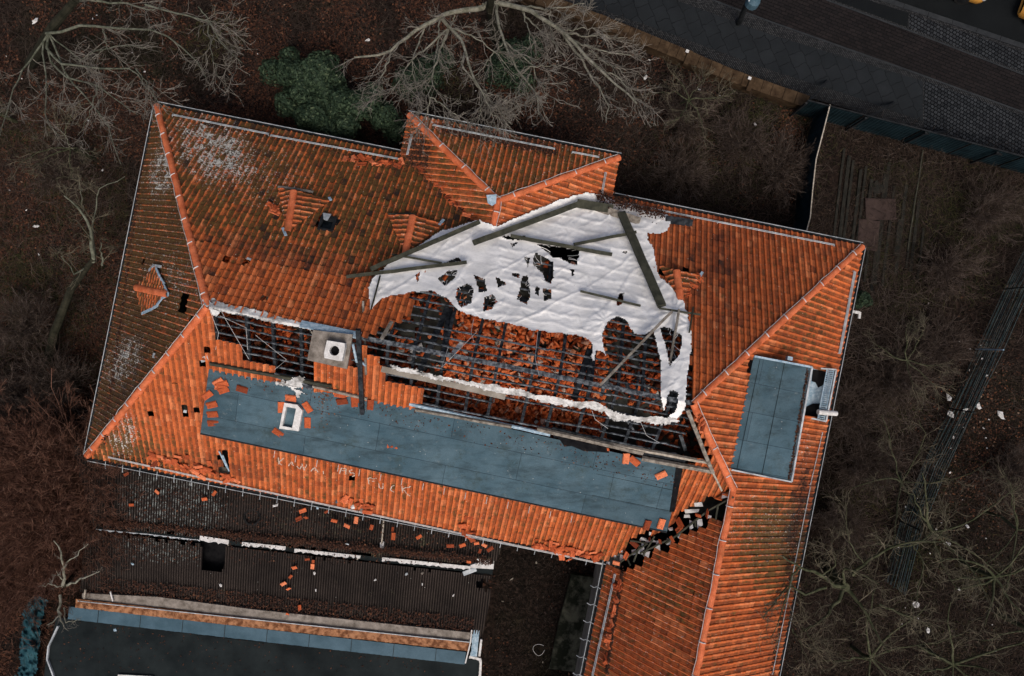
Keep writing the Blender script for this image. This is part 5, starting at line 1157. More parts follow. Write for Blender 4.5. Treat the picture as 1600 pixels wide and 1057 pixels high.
# ang: direction of the tile's length, clockwise from the top of the picture
G = 'loose tiles on the flat felt roof'
for (x, y, a, lab) in ((342, 597, 60, 'topmost tile of the loose stack at the left end of the felt roof'), (349, 600, 75, 'second tile of the fanned stack at the felt roof left end'), (345, 605, 100, 'third tile of the fanned stack at the felt roof left end'), (350, 609, 70, 'lowest tile of the fanned stack at the felt roof left end'),
                       (325, 617, 55, 'single tile at the left rim of the felt roof below the fanned stack'), (379, 608, 110, 'single loose tile just right of the fanned stack'), (332, 632, 75, 'uppermost tile of the lower left row of three'), (333, 647, 85, 'middle tile of the lower left row of three'), (334, 661, 90, 'bottom tile of the lower left row of three'),
                       (455, 622, 95, 'tile lying above the white skylight frame'), (440, 636, 5, 'tile pressed against the left side of the skylight frame'), (481, 636, 150, 'slanted tile at the upper right of the skylight'), (481, 660, 5, 'upright tile right of the skylight frame'), (435, 676, 130, 'tile below the lower left corner of the skylight'),
                       (532, 616, 100, 'left tile of the heap by the charred beam'), (535, 627, 80, 'tile of the heap lying lowest left by the charred beam'), (547, 609, 110, 'pale tile on top of the heap near the charred beam'), (538, 597, 130, 'tile leaning on the remaining tiles above the heap'), (554, 627, 0, 'short upright tile in the heap by the charred beam'),
                       (563, 621, 10, 'tile just left of the charred beam foot'), (579, 632, 10, 'tile just right of the charred beam foot'), (978, 716, 5, 'narrow tile near the upper right of the felt roof'), (991, 720, 130, 'tile beside the narrow one near the felt roof upper right'), (1033, 742, 60, 'lone tile near the right end of the felt roof'),
                       (1011, 820, 15, 'left of two tiles lying across the felt roof lower right rim'), (1033, 818, 15, 'right of two tiles lying across the felt roof lower right rim')):
    lt(x, y, a, FP, lab, G, tilt=.05, off=.05)
lt(1068, 818, 130, PWW, 'loose tile lying over the torn valley below the felt roof corner', None, .1, .25)
for (x, y, a, t_) in ((1110, 803, 30, 'uppermost'), (1096, 806, 100, 'second'), (1066, 826, 60, 'third'), (1055, 843, 140, 'fourth'), (1036, 846, 20, 'fifth'), (1020, 842, 80, 'sixth'), (996, 850, 120, 'seventh'), (983, 868, 45, 'eighth'), (968, 880, 100, 'lowest')):
    lt(x, y, a, PWW, t_+' broken tile lying in the torn valley above the south wing', 'broken tiles in the torn valley', .3, .2, random.uniform(.5, .9), name='broken_tile', cat_='broken tile')
for (x, y) in ((606, 697), (612, 698), (619, 700), (950, 702), (470, 592)):
    lt(x, y, random.uniform(0, 180), FP, 'tiny tile chip lying alone on the felt roof', 'tile chips on the felt roof', .2, .04, .32, name='tile_chip')
def heap(name_lab, group, plane, n, f, tilt=.25, offr=(.05, .16), sc=(.6, 1.05), cat_='broken tile', name='broken_tile'):
    for _ in range(n):
        x, y = f(); lt(x, y, random.uniform(0, 180), plane, name_lab, group, tilt, random.uniform(*offr), random.uniform(*sc), name=name, cat_=cat_)
lin = lambda x0, y0, x1, y1, s_: (lambda: (lambda t: (x0+(x1-x0)*t+random.gauss(0, s_*.3), y0+(y1-y0)*t+random.gauss(0, s_)))(random.random()))
heap('slipped orange tile in the heap along the lower left eave of the south slope', 'slipped tiles at the lower left eave', PS, 36, lin(235, 712, 375, 746, 5), .2, sc=(.7, 1.05))
heap('broken tile in the heap at the eave above the dark courtyard', 'broken tiles at the courtyard eave', PS, 48, lin(835, 848, 942, 868, 4), .3, sc=(.6, 1.0))
heap('broken tile lying near the gutter in the middle of the south eave', 'broken tiles at the middle of the south eave', PS, 12, lin(535, 782, 585, 790, 5), .2)
heap('broken tile lying in the small eave heap left of the courtyard', 'broken tiles left of the courtyard eave', PS, 10, lin(722, 820, 740, 830, 5), .25)
heap('broken tile scattered in the valley left of the small north wing', 'broken tiles in the north wing valley', PN, 40, lin(640, 245, 738, 345, 5), .35, sc=(.45, .95))
heap('slipped tile lying along the north eave left of the small wing', 'slipped tiles at the north eave', PN, 22, lin(540, 250, 630, 262, 4), .25, sc=(.5, .95))
heap('broken tile in the dark debris strip along the wing snow guard', 'broken tiles on the south wing', PWW, 36, lin(972, 900, 946, 1050, 3), .35, sc=(.4, .85))
heap('broken tile in the pile left of the first triangular dormer', 'broken tiles by the first dormer', PN, 8, lin(424, 318, 432, 345, 3), .3)
heap('broken tile heaped at the dormer right of the white sheet', 'broken tiles by the right dormer', PN, 9, lin(1072, 462, 1092, 432, 3), .3)
heap('broken ridge tile fragment on the hip right of the burnt opening', 'broken tiles on the right hip', PE, 12, lin(1088, 648, 1096, 672, 2), .4, sc=(.4, .8))
AU = Plane(P(120, 695, 3.95), P(790, 838, 3.95), P(140, 824, 3.42)); AL = Plane(P(140, 828, 3.25), P(768, 897, 3.25), P(120, 930, 2.72))
for (x, y, a) in ((199, 740, 60), (247, 768, 130), (207, 788, 90), (336, 770, 40), (321, 779, 80), (474, 797, 70), (468, 809, 60), (479, 808, 150), (511, 799, 60), (523, 813, 110), (543, 821, 110), (557, 812, 10), (581, 823, 20), (614, 826, 5), (615, 837, 5), (655, 838, 60), (704, 852, 90), (723, 851, 70), (745, 848, 80), (757, 851, 120), (766, 857, 60), (733, 877, 90), (750, 860, 20)):
    lt(x, y, a, AU, 'orange tile fallen onto the mossy upper corrugated roof', 'fallen tiles on the upper corrugated roof', .2, .09, random.uniform(.45, .8), name='fallen_tile')
for (x, y, a) in ((481, 873, 90), (490, 877, 10), (489, 884, 10), (461, 886, 70), (455, 900, 40), (444, 911, 60), (452, 919, 60), (469, 948, 0), (449, 960, 30)):
    lt(x, y, a, AL, 'orange tile fallen onto the darker lower corrugated roof', 'fallen tiles on the lower corrugated roof', .2, .09, random.uniform(.4, .7), name='fallen_tile')

# ------------------------------------------------------------------ litter
def crumple(px, py, r, z, label, cat_='litter', group='white litter scraps', mat='white', name='plastic_scrap', plane=None):
    c = plane.hit(px, py, .08) if plane else P(px, py, z); mb = MB(); n = 6; rows = 4; b0 = 0; sa_ = random.uniform(0, 3.14); st_ = random.uniform(.35, .9)
    for j in range(rows+1):
        ph = math.pi*j/rows
        for k in range(n):
            t = 6.283*k/n; rr = r*random.uniform(.35, 1.45); xx_, yy_ = math.cos(t)*math.sin(ph)*rr, math.sin(t)*math.sin(ph)*rr*st_; mb.v.append((c.x+xx_*math.cos(sa_)-yy_*math.sin(sa_), c.y+xx_*math.sin(sa_)+yy_*math.cos(sa_), c.z+math.cos(ph)*rr*.25))
    for j in range(rows):
        for k in range(n): mb.f.append((j*n+k, j*n+(k+1) % n, (j+1)*n+(k+1) % n, (j+1)*n+k))
    return tag(obj(name, mb, M[mat], loc=c), label, cat_, group)
for (x, y, r, lab) in ((575, 63, .13, 'white plastic bag on the leaves near the top edge above the evergreen bush'), (1009, 121, .17, 'white plastic bag lying right of the bare tree crown'), (944, 60, .16, 'pale scrap of sheet on the ground under the branches by the boundary wall'), (55, 33, .2, 'pale bluish rag lying in the leaves at the top left'), (56, 354, .15, 'white scrap among leaves left of the dead trunk'),
                       (1482, 621, .2, 'white bag beside the wire fence, left of the two'), (1530, 635, .17, 'white block lying right of the wire fence'), (1486, 648, .18, 'white bag at the foot of the wire fence post'), (1508, 641, .16, 'white bag pressed against the wire fence post'), (1565, 650, .22, 'spread white litter right of the wire fence'),
                       (1431, 945, .17, 'bright white square of card on the ground at the lower right'), (1512, 823, .16, 'white strip standing among brush at the right'), (1482, 850, .15, 'cream rag on the ground in the lower right thicket'), (1450, 986, .12, 'white scrap under the lowest right branches'), (1338, 742, .0, ''), (1180, 195, .08, 'small white scrap in grass north of the house')):
    if r: crumple(x, y, r, .15, lab, group=None, name='plastic_bag')
random.seed(5)
for _ in range(62):
    x, y = random.choice(((random.gauss(1520, 35), random.gauss(610, 70)), (random.uniform(1400, 1595), random.uniform(650, 1040)), (random.uniform(0, 230), random.uniform(10, 420)), (random.uniform(300, 1240), random.uniform(5, 160))))
    if 620 < x < 975 and y > 175 or (x > 860 and y < (x-850)*.4+20) or x > 1598: continue
    crumple(x, y, random.uniform(.025, .07), .12, 'tiny white scrap of litter lying on the dead leaves', name='litter_scrap')
for (x, y, m_) in ((497, 791, 'lead'), (552, 790, 'white'), (567, 793, 'concrete'), (527, 781, 'bluemetal'), (492, 895, 'white'), (494, 921, 'white'), (587, 905, 'white'), (636, 896, 'zinc'), (660, 912, 'white'), (346, 914, 'white'), (660, 895, 'concrete'), (709, 929, 'white'), (208, 880, 'lead'), (180, 985, 'lead'), (431, 788, 'white'), (543, 849, 'zinc')):
    crumple(x, y, .11 if y > 780 and y < 800 else .07, 2.8, 'small pale scrap lying on the low roofs and eave below the house', group='pale scraps on the roofs', mat=m_, name='roof_scrap', plane=(PS if y < 800 and x > 400 else (AU if y < 860 else (AL if y < 960 else None))))

# ------------------------------------------------------------------ leaves, grass, undergrowth (nobody could count these)
def street(x, y): return (y < -20+(x-780)*.385 and x > 780) if x < 1262 else y < 157+(x-1262)*.262
def foot(px, py):       # under the houses
    q = P(px, py, 0); 
    u = None; s_ = (q.x/K+800-245, 528.5-q.y/K-170); uu = CA*s_[0]+SA*s_[1]; vv = -SA*s_[0]+CA*s_[1]
    return (25 < uu < 1100 and 20 < vv < 530) or (850 < uu < 1100 and 500 < vv < 1010) or (410 < uu < 700 and -40 < vv < 30)
def leaves(n, f, size, mat, label, tiltv=.5, rb=(2, 2.6), z=(.01, .06), kind='stuff', name='leaf_litter', shape=1.6):
    C = []; R = []
    while len(C) < n:
        x, y = f()
        if street(x, y) or foot(x, y): continue
        C.append(tuple(P(x, y, random.uniform(*z)))); R.append(random.betavariate(*rb))
    C = np.array(C); n = len(C); s_ = NR.uniform(size[0], size[1], n)/2
    base = np.array([(-1, 0, .0), (0, -.62, 0), (1, 0, .0), (0, .62, 0)]); V = base[None]*s_[:, None, None]; V[:, [0, 2], 2] += (NR.uniform(.1, .6, n)*s_)[:, None]
    def rot(a, i, j):
        c, q = np.cos(a)[:, None], np.sin(a)[:, None]; vi, vj = V[:, :, i].copy(), V[:, :, j].copy(); V[:, :, i] = c*vi-q*vj; V[:, :, j] = q*vi+c*vj
    rot(NR.normal(0, tiltv, n), 1, 2); rot(NR.normal(0, tiltv, n), 0, 2); rot(NR.uniform(0, 6.28, n), 0, 1); V += C[:, None]
    F = np.arange(n*4).reshape(-1, 4); o = obj(name, (V.reshape(-1, 3), F), M[mat], attrs={'rnd': np.repeat(R, 4)}); return tag(o, label, None, None, kind)
U = random.uniform
def fl_left():
    while True:
        x, y = U(-60, 1250), U(-60, 1100)
        d = 1 if (y < 260 or x < 260) else .2
        d *= .42+1.3*fb_((x, y), .008, 1)+.5*fb_((x, y), .04, 6)
        if x > 900: d *= .5
        if random.random() < d: return x, y
leaves(80000, fl_left, (.07, .15), 'leaf', 'thick carpet of russet fallen leaves left of and above the house')
def fl_right():
    while True:
        x, y = U(880, 1660), U(120, 1100); d = .35+.8*mnoise.noise(Vector((x*.008, y*.008, 5)))+.5*(x > 1450 and y > 600)
        if random.random() < d: return x, y
leaves(52000, fl_right, (.06, .13), 'leafdark', 'dark wet leaves covering the ground right of the house')
leaves(2500, lambda: (random.gauss(1540, 45), random.gauss(700, 70)), (.06, .14), 'leaf', 'patch of russet leaves right of the wire fence', rb=(2.5, 1.4))
leaves(700, lambda: (random.gauss(1232, 12), random.gauss(215, 35)), (.07, .15), 'leaf', 'patch of russet leaves left of the side fence', rb=(2.5, 1.4))
def blades(n, f, h, mat, label, name, spread=.6, r=.006, zz=0, k=4, rb=(2, 2), lie=.3):
    C = []
    while len(C) < n:
        x, y = f()
        if street(x, y) or foot(x, y): continue
        C.append(tuple(P(x, y, zz)))
    C = np.array(C); D = NR.normal(0, spread, (n, 3)); D[:, 2] = np.abs(NR.normal(lie, .35, n)); D /= np.linalg.norm(D, axis=1, keepdims=True); ln = NR.uniform(h[0], h[1], n)
    out = np.zeros((n, k, 3)); out[:, 0] = C
    for i in range(1, k): D = D+NR.normal(0, .28, (n, 3)); D[:, 2] -= .10; D /= np.linalg.norm(D, axis=1, keepdims=True); out[:, i] = out[:, i-1]+D*(ln/(k-1))[:, None]
    out[:, :, 2] = np.maximum(out[:, :, 2], .02)
    Rr = r*NR.uniform(.5, 1.3, n)[:, None]*np.linspace(1, .4, k)[None]; V, F = twigmesh(out, Rr, 3)
    o = obj(name, (V, F), M[mat], attrs={'rnd': np.repeat(NR.beta(*rb, n), k*3)}); return tag(o, label, None, None, 'stuff')
def f_grass():
    while True:
        x, y = random.choice(((random.gauss(1160, 70), random.gauss(215, 55)), (U(1350, 1600), U(250, 480)), (random.gauss(1400, 120), random.gauss(820, 130)), (U(0, 200), U(200, 600)), (U(0, 200), U(200, 600))))
        if random.random() < .4+mnoise.noise(Vector((x*.02, y*.02, 8))): return x, y
blades(16000, f_grass, (.12, .40), 'grass', 'rank tufts of dull green grass and moss in the garden', 'grass', r=.010)
def f_und():
    while True:
        x, y = U(960, 1640), U(130, 1090)
        if random.random() < .45+.9*mnoise.noise(Vector((x*.009, y*.009, 2))): return x, y
blades(26000, f_und, (.25, 1.1), 'twigbrown', 'tangle of dead brown stems covering the ground on the right', 'undergrowth', r=.0075, lie=.25, k=5, rb=(1.8, 3))
blades(2200, lambda: (U(1230, 1450), U(450, 740)), (.6, 1.9), 'twigbrown', 'long arching bramble canes east of the house', 'brambles', r=.009, lie=.5, k=6, rb=(2.5, 1.6))
blades(16000, lambda: (U(-20, 1240), U(-20, 330)), (.25, 1.3), 'twigbrown', 'loose dead twigs strewn on the leaves above the house', 'fallen_twigs', r=.006, lie=.1, k=4, rb=(2, 3))
blades(6000, lambda: (U(-20, 220), U(150, 700)), (.3, 1.3), 'twigbrown', 'loose grey-brown twigs strewn on the leaves left of the house', 'fallen_twigs', r=.007, lie=.3, k=5, rb=(2, 2.2))
blades(5000, lambda: (lambda q: (q[0]+random.gauss(0, 26), q[1]+random.gauss(0, 20)))(random.choice(((1130, 200), (1170, 235), (1210, 170), (1090, 240), (1420, 470), (1490, 330), (1400, 640), (1350, 780), (1450, 860), (1540, 900), (60, 210), (30, 430), (330, 60), (700, 130)))), (.12, .42), 'grass', 'patches of yellow-green grass and moss around the house', 'grass_patches', r=.012, rb=(3, 1.6))
blades(9000, lambda: (U(-20, 200), U(150, 1080)), (.25, .9), 'twigred', 'loose russet twigs strewn on the leaves at the left', 'fallen_twigs', r=.006, lie=.2, k=4, rb=(2, 3))
blades(1500, lambda: (U(775, 930), U(870, 1057)), (.05, .25), 'twigbrown', 'small twigs strewn over the dark courtyard', 'fallen_twigs', r=.006, lie=.1)
leaves(5000, lambda: (U(772, 935), U(850, 1060)), (.04, .1), 'leafdark', 'dark leaves and dirt covering the courtyard ground', rb=(1.3, 5))
for (x, y, r_) in ((800, 905, .1), (838, 880, .07), (852, 958, .08), (795, 985, .08), (868, 1020, .09), (785, 940, .06), (848, 1035, .07)): crumple(x, y, r_, .08, 'small bit of rubbish lying in the dark courtyard', group='courtyard rubbish', mat=random.choice(('concrete', 'plaster', 'rust')), name='courtyard_scrap')
# leaf debris on the roofs
def roofdirt(n, f, plane, label, off=(.04, .09), rb=(1.6, 3)):
    C = []; R = []
    for _ in range(n):
        x, y = f()
        if 312 < x < 360 and 842 < y < 898: continue
        C.append(tuple(plane.hit(x, y, U(*off)))); R.append(random.betavariate(*rb))
    C = np.array(C); n = len(C); s_ = NR.uniform(.04, .10, n)/2; base = np.array([(-1, 0, 0), (0, -.7, 0), (1, 0, 0), (0, .7, 0)]); V = base[None]*s_[:, None, None]
    a = NR.uniform(0, 6.28, n); c, q = np.cos(a)[:, None], np.sin(a)[:, None]; vx, vy = V[:, :, 0].copy(), V[:, :, 1].copy(); V[:, :, 0] = c*vx-q*vy; V[:, :, 1] = q*vx+c*vy; V[:, :, 2] += NR.normal(0, .02, (n, 4))
    V += C[:, None]; o = obj('leaf_debris', (V.reshape(-1, 3), np.arange(n*4).reshape(-1, 4)), M['leaf'], attrs={'rnd': np.repeat(R, 4)}); tag(o, label, None, None, 'stuff')
roofdirt(2600, lin(690, 204, 868, 240, 4), PWN, 'dark leaf debris caught behind the snow guard of the small wing', (.03, .10))
roofdirt(2200, lin(640, 235, 740, 345, 6), PN, 'leaf debris filling the valley beside the small wing', (.03, .12))
roofdirt(900, lambda: (random.gauss(655, 10), random.gauss(235, 18)), PWL, 'leaf debris on the left slope of the small wing', (.03, .10))
roofdirt(1900, lin(974, 895, 950, 1050, 3), PWW, 'leaf debris along the snow guard of the south wing', (.03, .10))
roofdirt(900, lin(300, 190, 640, 262, 4), PN, 'leaf debris along the north snow guard', (.03, .07))
roofdirt(900, lin(930, 318, 1035, 345, 5), PN, 'rotten leaf debris on the upper rim of the white sheet', (.30, .40))
roofdirt(1500, lin(1255, 740, 1205, 1050, 7), PE, 'dark leaf debris on the lower edge of the east slope', (.03, .07))
roofdirt(1800, lin(225, 250, 165, 690, 4), PW, 'leaf debris along the west eave', (.03, .07))
roofdirt(500, lin(180, 712, 260, 728, 4), PS, 'leaf debris at the lower left eave', (.03, .08))
roofdirt(3800, lin(150, 814, 768, 877, 3), AU, 'dark leaf litter along the step between the corrugated roofs', (.0, .07))
roofdirt(2600, lambda: (U(160, 760), U(760, 880)), AU, 'moss and leaf crumbs over the upper corrugated roof', (.03, .06))
roofdirt(2600, lambda: (lambda x: (x, U(900, 925)+(x-150)*.11))(U(160, 740)), AL, 'leaf crumbs along the lower edge of the corrugated roof', (.02, .06))
roofdirt(500, lambda: (U(95, 700), U(970, 1050)), Plane(P(100, 1000, 2.5), P(700, 1000, 2.5), P(400, 1050, 2.5)), 'leaf crumbs on the flat dark roof', (.0, .02))

# ------------------------------------------------------------------ evergreen bushes
def bush(name, lobes, n, label, mat='evergreen', size=(.10, .2), seed=1, group=None):
    rng = np.random.default_rng(seed); c0 = P(lobes[0][0], lobes[0][1], 0); rt = root(name, c0, label, 'bush', group)
    mb = MB()
    for (x, y, r, zc_) in lobes: q = P(x, y, zc_); mb.tube([(q.x+.1, q.y, 0), (q.x, q.y, zc_*.6), (q.x, q.y, zc_)], [.07, .05, .02], 6)
    obj('stem', mb, M['barkdark'], rt); w_ = np.array([l[2]**2 for l in lobes], float); w_ /= w_.sum(); V = []; R = []
    for (x, y, r, zc_), ww in zip(lobes, w_):
        m_ = int(n*ww); q = np.array(P(x, y, zc_)); rr = r*(CAMH-zc_)/FPX; d = rng.normal(0, 1, (m_, 3)); d /= np.linalg.norm(d, axis=1, keepdims=True); d[:, 2] = np.abs(d[:, 2])*1.1-.25
        lump = np.array([mnoise.fractal(Vector(tuple(t*2.3))+Vector((x, y, 0)), 1, 2, 3) for t in d]); rad = rr*(.50+.5*rng.uniform(0, 1, m_)**.35+.28*lump)
        C = q+d*rad[:, None]*np.array([1, 1, min(1.3, zc_/rr)]); s_ = rng.uniform(size[0], size[1], m_)/2
        tx = np.cross(d, rng.normal(0, 1, (m_, 3))); tx /= np.linalg.norm(tx, axis=1, keepdims=True); dn = d+rng.normal(0, .7, (m_, 3)); ty = np.cross(dn, tx); ty /= np.linalg.norm(ty, axis=1, keepdims=True)
        v = np.stack([C-tx*s_[:, None], C-ty*s_[:, None]*.5, C+tx*s_[:, None], C+ty*s_[:, None]*.5], 1); V.append(v.reshape(-1, 3)); R.append(np.repeat(rng.beta(2, 2.2, m_), 4))
    V = np.concatenate(V); V[:, 2] = np.maximum(V[:, 2], .05); obj('foliage', (V, np.arange(len(V)).reshape(-1, 4)), M[mat], rt, attrs={'rnd': np.concatenate(R)})
random.seed(12); EB = []
while len(EB) < 46:
    x, y = random.uniform(425, 622), random.uniform(78, 208)
    if inpoly(x, y, [(420, 85), (445, 72), (485, 85), (520, 105), (560, 128), (600, 150), (628, 180), (618, 212), (560, 200), (530, 206), (490, 205), (455, 175), (430, 140)]): EB.append((x, y, random.uniform(14, 24), 1.3+1.6*min(1, 2.4*blob(x, y, 520, 150, 120, 75, 30))*random.uniform(.75, 1.1)))
bush('evergreen_bush', EB, 34000, 'large dense evergreen bush just above the north eave', seed=3)
bush('evergreen_bush', [(665, 118, 30, 1.2), (640, 130, 26, 1.1), (690, 95, 20, 1.0)], 4500, 'dull green bush under the left limbs of the bare tree', seed=4, size=(.08, .16))
bush('evergreen_bush', [(800, 95, 34, 1.3), (780, 115, 26, 1.1), (815, 130, 22, 1.0), (830, 75, 20, 1.0)], 5500, 'dull green bush under the middle limbs of the bare tree', seed=5, size=(.08, .16))
roofdirt(700, lambda: (lambda x: (x, U(570, 600)+(x-328)*.2257))(U(330, 1060)), FP, 'ash and leaf crumbs on the long felt roof', (.0, .01), rb=(2, 2))
roofdirt(260, lambda: (random.gauss(505, 8), U(590, 680)), FP, 'tile crumbs on the felt roof right of the skylight', (.0, .02), rb=(4, 1.3))
roofdirt(500, lin(1262, 578, 1232, 750, 3), FE, 'moss and leaf crumbs along the gutter side of the east felt roof', (.0, .01))
bush('small_bush', [(1348, 466, 12, .8), (1340, 474, 9, .6), (1356, 472, 8, .6)], 1500, 'small green bush beside the east eave below the rusty sheets', seed=6, size=(.07, .13))
# ------------------------------------------------------------------ bare trees
zx = lambda L: [(560+x/3.3333, y/3.3333) for x, y in L]
def limb(Lp, z0, z1, r): return (pz(zx(Lp), z0, z1), r)
T1 = [limb([(650, 40), (610, 52), (520, 50), (430, 85), (340, 145), (250, 195), (175, 260), (60, 295), (-20, 300)], 6.2, 8.4, .13),
      limb([(420, 82), (480, 150), (545, 210), (555, 290), (600, 400), (650, 490), (690, 570)], 6.7, 8.6, .085), limb([(470, 150), (410, 310), (385, 420), (372, 515)], 6.9, 8.6, .06), limb([(470, 150), (400, 215), (285, 305), (220, 400), (170, 480)], 6.9, 8.4, .05),
      limb([(425, 95), (410, 240), (400, 330)], 6.8, 8.0, .04), limb([(175, 260), (140, 360), (110, 430), (70, 520)], 7.5, 8.3, .04), limb([(345, 145), (310, 250), (282, 320), (290, 400), (310, 480)], 7.1, 8.3, .04),
      limb([(490, 150), (600, 190), (720, 280), (800, 370), (840, 400)], 6.9, 8.0, .035), limb([(550, 280), (540, 340), (600, 430), (680, 520), (800, 650)], 7.2, 8.6, .045), limb([(372, 510), (430, 540), (520, 620)], 8.5, 8.8, .028), limb([(372, 510), (360, 580), (330, 640)], 8.5, 8.8, .028), limb([(370, 405), (300, 460), (220, 500)], 7.6, 8.4, .03),
      limb([(500, 80), (480, 150)], 6.6, 6.9, .03), limb([(650, 490), (700, 600), (790, 660)], 8.0, 8.8, .03), limb([(640, 470), (740, 510), (850, 570)], 7.9, 8.6, .028), limb([(640, 480), (640, 570), (625, 650)], 7.9, 8.7, .028),
      limb([(650, 30), (700, 20), (730, 18)], 6.2, 6.3, .12),
      limb([(725, 20), (722, 70), (735, 140), (760, 220), (800, 310), (845, 395), (930, 490), (940, 600)], 6.2, 8.6, .075), limb([(765, 220), (830, 270), (900, 330), (945, 440), (990, 500)], 7.0, 8.4, .045), limb([(755, 222), (690, 300), (640, 370), (600, 400)], 7.0, 8.0, .035), limb([(845, 395), (840, 470), (820, 540)], 7.8, 8.4, .028), limb([(845, 390), (890, 350), (1000, 345), (1090, 350)], 7.8, 8.4, .028),
      limb([(725, 18), (790, 22), (860, 45), (960, 90), (1060, 170), (1160, 260), (1270, 370), (1370, 470), (1450, 540)], 6.2, 8.8, .12), limb([(1060, 170), (1130, 270), (1200, 380), (1270, 480), (1300, 560), (1290, 640)], 7.2, 8.8, .06), limb([(1060, 165), (1130, 150), (1240, 155)], 7.2, 7.8, .035), limb([(1070, 170), (1160, 185), (1250, 190), (1380, 200)], 7.2, 8.0, .04), limb([(1100, 200), (1180, 235), (1260, 265), (1430, 295)], 7.3, 8.3, .045),
      limb([(855, 50), (880, 120), (890, 200), (900, 310)], 6.6, 7.8, .035), limb([(855, 60), (950, 165), (1010, 210), (1080, 310)], 6.6, 8.0, .04), limb([(850, 35), (920, 40), (1000, 50), (1100, 35), (1180, 20)], 6.6, 7.8, .06), limb([(1000, 60), (1005, 150), (1020, 220)], 7.0, 7.6, .03), limb([(1270, 370), (1350, 400), (1460, 520), (1530, 560)], 8.0, 8.7, .03), limb([(1200, 265), (1290, 330), (1400, 380)], 7.7, 8.5, .03)]
tree('bare_tree', 'bare pale grey tree at the top with branches spreading toward the small wing', 'tree', None, P(772, 60, 0), ([P(776, 62, 0), P(772, 40, 3), P(765, 14, 6.2), P(770, -25, 8.5)], [.24, .19, .15, .10]), [(a_, r_*.85) for a_, r_ in T1], 'bark', 'twigpale', 21, m=(7, 5, 2), L=((.6, 1.6), (.35, .9), (.2, .5)), spread=(.36, .45, .6), k0=14)
zr = lambda L: [(x/2.6425, y/2.6425) for x, y in L]
def limb2(Lp, z0, z1, r, f=zr): return (pz(f(Lp), z0, z1), r)
T2 = [limb2([(170, 110), (210, 150), (340, 105), (500, 125), (600, 110), (700, 155), (800, 230), (850, 320)], 4.5, 7, .08), limb2([(190, 200), (250, 260), (400, 290), (560, 285), (640, 400)], 4.5, 6.5, .07), limb2([(200, 240), (280, 330), (400, 350), (500, 430), (570, 475)], 4.5, 6.5, .06),
      limb2([(280, 320), (350, 400), (430, 500), (470, 600), (500, 680)], 5, 6.8, .055), limb2([(330, 250), (410, 205), (520, 190), (600, 200)], 5, 6.5, .04), limb2([(170, 200), (190, 330), (185, 480), (240, 560)], 4.5, 6, .05), limb2([(120, 250), (60, 350), (20, 480), (0, 560)], 4.5, 6, .05), limb2([(600, 20), (720, 50), (860, 90), (930, 200), (1000, 260)], 6, 7.5, .055), limb2([(820, 30), (870, 90), (940, 100)], 6.8, 7.2, .03),
      limb2([(300, 0), (500, 10), (640, 40)], 5, 6.5, .07), limb2([(860, 90), (870, 200), (900, 320)], 6.8, 7.4, .03), limb2([(400, 350), (380, 450), (320, 560)], 5.5, 6.4, .035), limb2([(430, 120), (440, 200), (380, 240)], 5.8, 6.2, .03), limb2([(560, 285), (620, 360), (655, 430)], 6.0, 7.4, .03)]
tree('mossy_tree', 'mossy bare tree at the top left with grey-green twiggy limbs', 'tree', None, P(75, 45, 0), ([P(48, 100, 0), P(62, 78, 2.5), P(80, 45, 4.6), P(118, 0, 6.2)], [.26, .22, .18, .14]), [([P(76, 52, 4.4)]+a_, r_*.85) for a_, r_ in T2[:7]]+[(a_, r_*.8) for a_, r_ in T2[7:]], 'barkdark', 'twigpale', 22, m=(7, 5, 2), L=((.8, 2.0), (.4, 1.0), (.2, .5)), spread=(.5, .6, .7))
T3 = [(pz([(146, 410), (144, 385), (140, 355), (129, 333), (115, 316), (100, 306)], 4.2, 6.0, ), .13), (pz([(150, 400), (146, 345), (151, 300), (170, 288), (195, 276)], 4.0, 5.4), .06), (pz([(129, 333), (128, 310), (124, 285)], 5, 5.8), .04), (pz([(140, 410), (118, 430), (110, 420), (95, 400)], 3.8, 5.0), .06), (pz([(160, 415), (158, 380)], 3.8, 4.2), .07)]
tree('dead_tree', 'thick olive-barked dead tree left of the house with a bent bare top', 'tree', None, P(75, 560, 0), ([P(72, 575, 0), P(85, 520, 1.5), P(112, 450, 3), P(146, 405, 4.3)], [.22, .19, .15, .10]), [(a_, r_*.7) for a_, r_ in T3], 'barkdark', 'twigmoss', 23, m=(5, 4, 3), L=((.5, 1.3), (.3, .7), (.15, .4)), spread=(.6, .6, .7), k0=10)
T5 = [(pz([(98, 915), (100, 884), (95, 857), (84, 845)], 4.2, 5.2), .07), (pz([(105, 915), (126, 905), (156, 893)], 4.2, 5.0), .055), (pz([(94, 930), (92, 947), (93, 960), (84, 972), (73, 977)], 4.2, 5.0), .06), (pz([(93, 950), (96, 964), (100, 980), (107, 986)], 4.3, 5.0), .05), (pz([(100, 950), (102, 972), (126, 969)], 4.3, 5.0), .035), (pz([(100, 905), (94, 903), (88, 893)], 4.3, 4.8), .035), (pz([(100, 883), (115, 872), (138, 850)], 4.3, 5.2), .035), (pz([(98, 918), (84, 914), (66, 914)], 4.2, 4.7), .03)]
tree('snapped_tree', 'small snapped tree with pale stubby branches beside the annex corner', 'tree', None, P(150, 875, 0), ([P(150, 872, 0), P(125, 890, 2.2), P(101, 915, 4.2)], [.14, .12, .09]), T5, 'bark', 'twigpale', 24, m=(4, 3), L=((.15, .5), (.1, .25)), spread=(.6, .6), k0=8)
z9 = lambda L: [(1200+x/2.6425, 657+y/2.6425) for x, y in L]
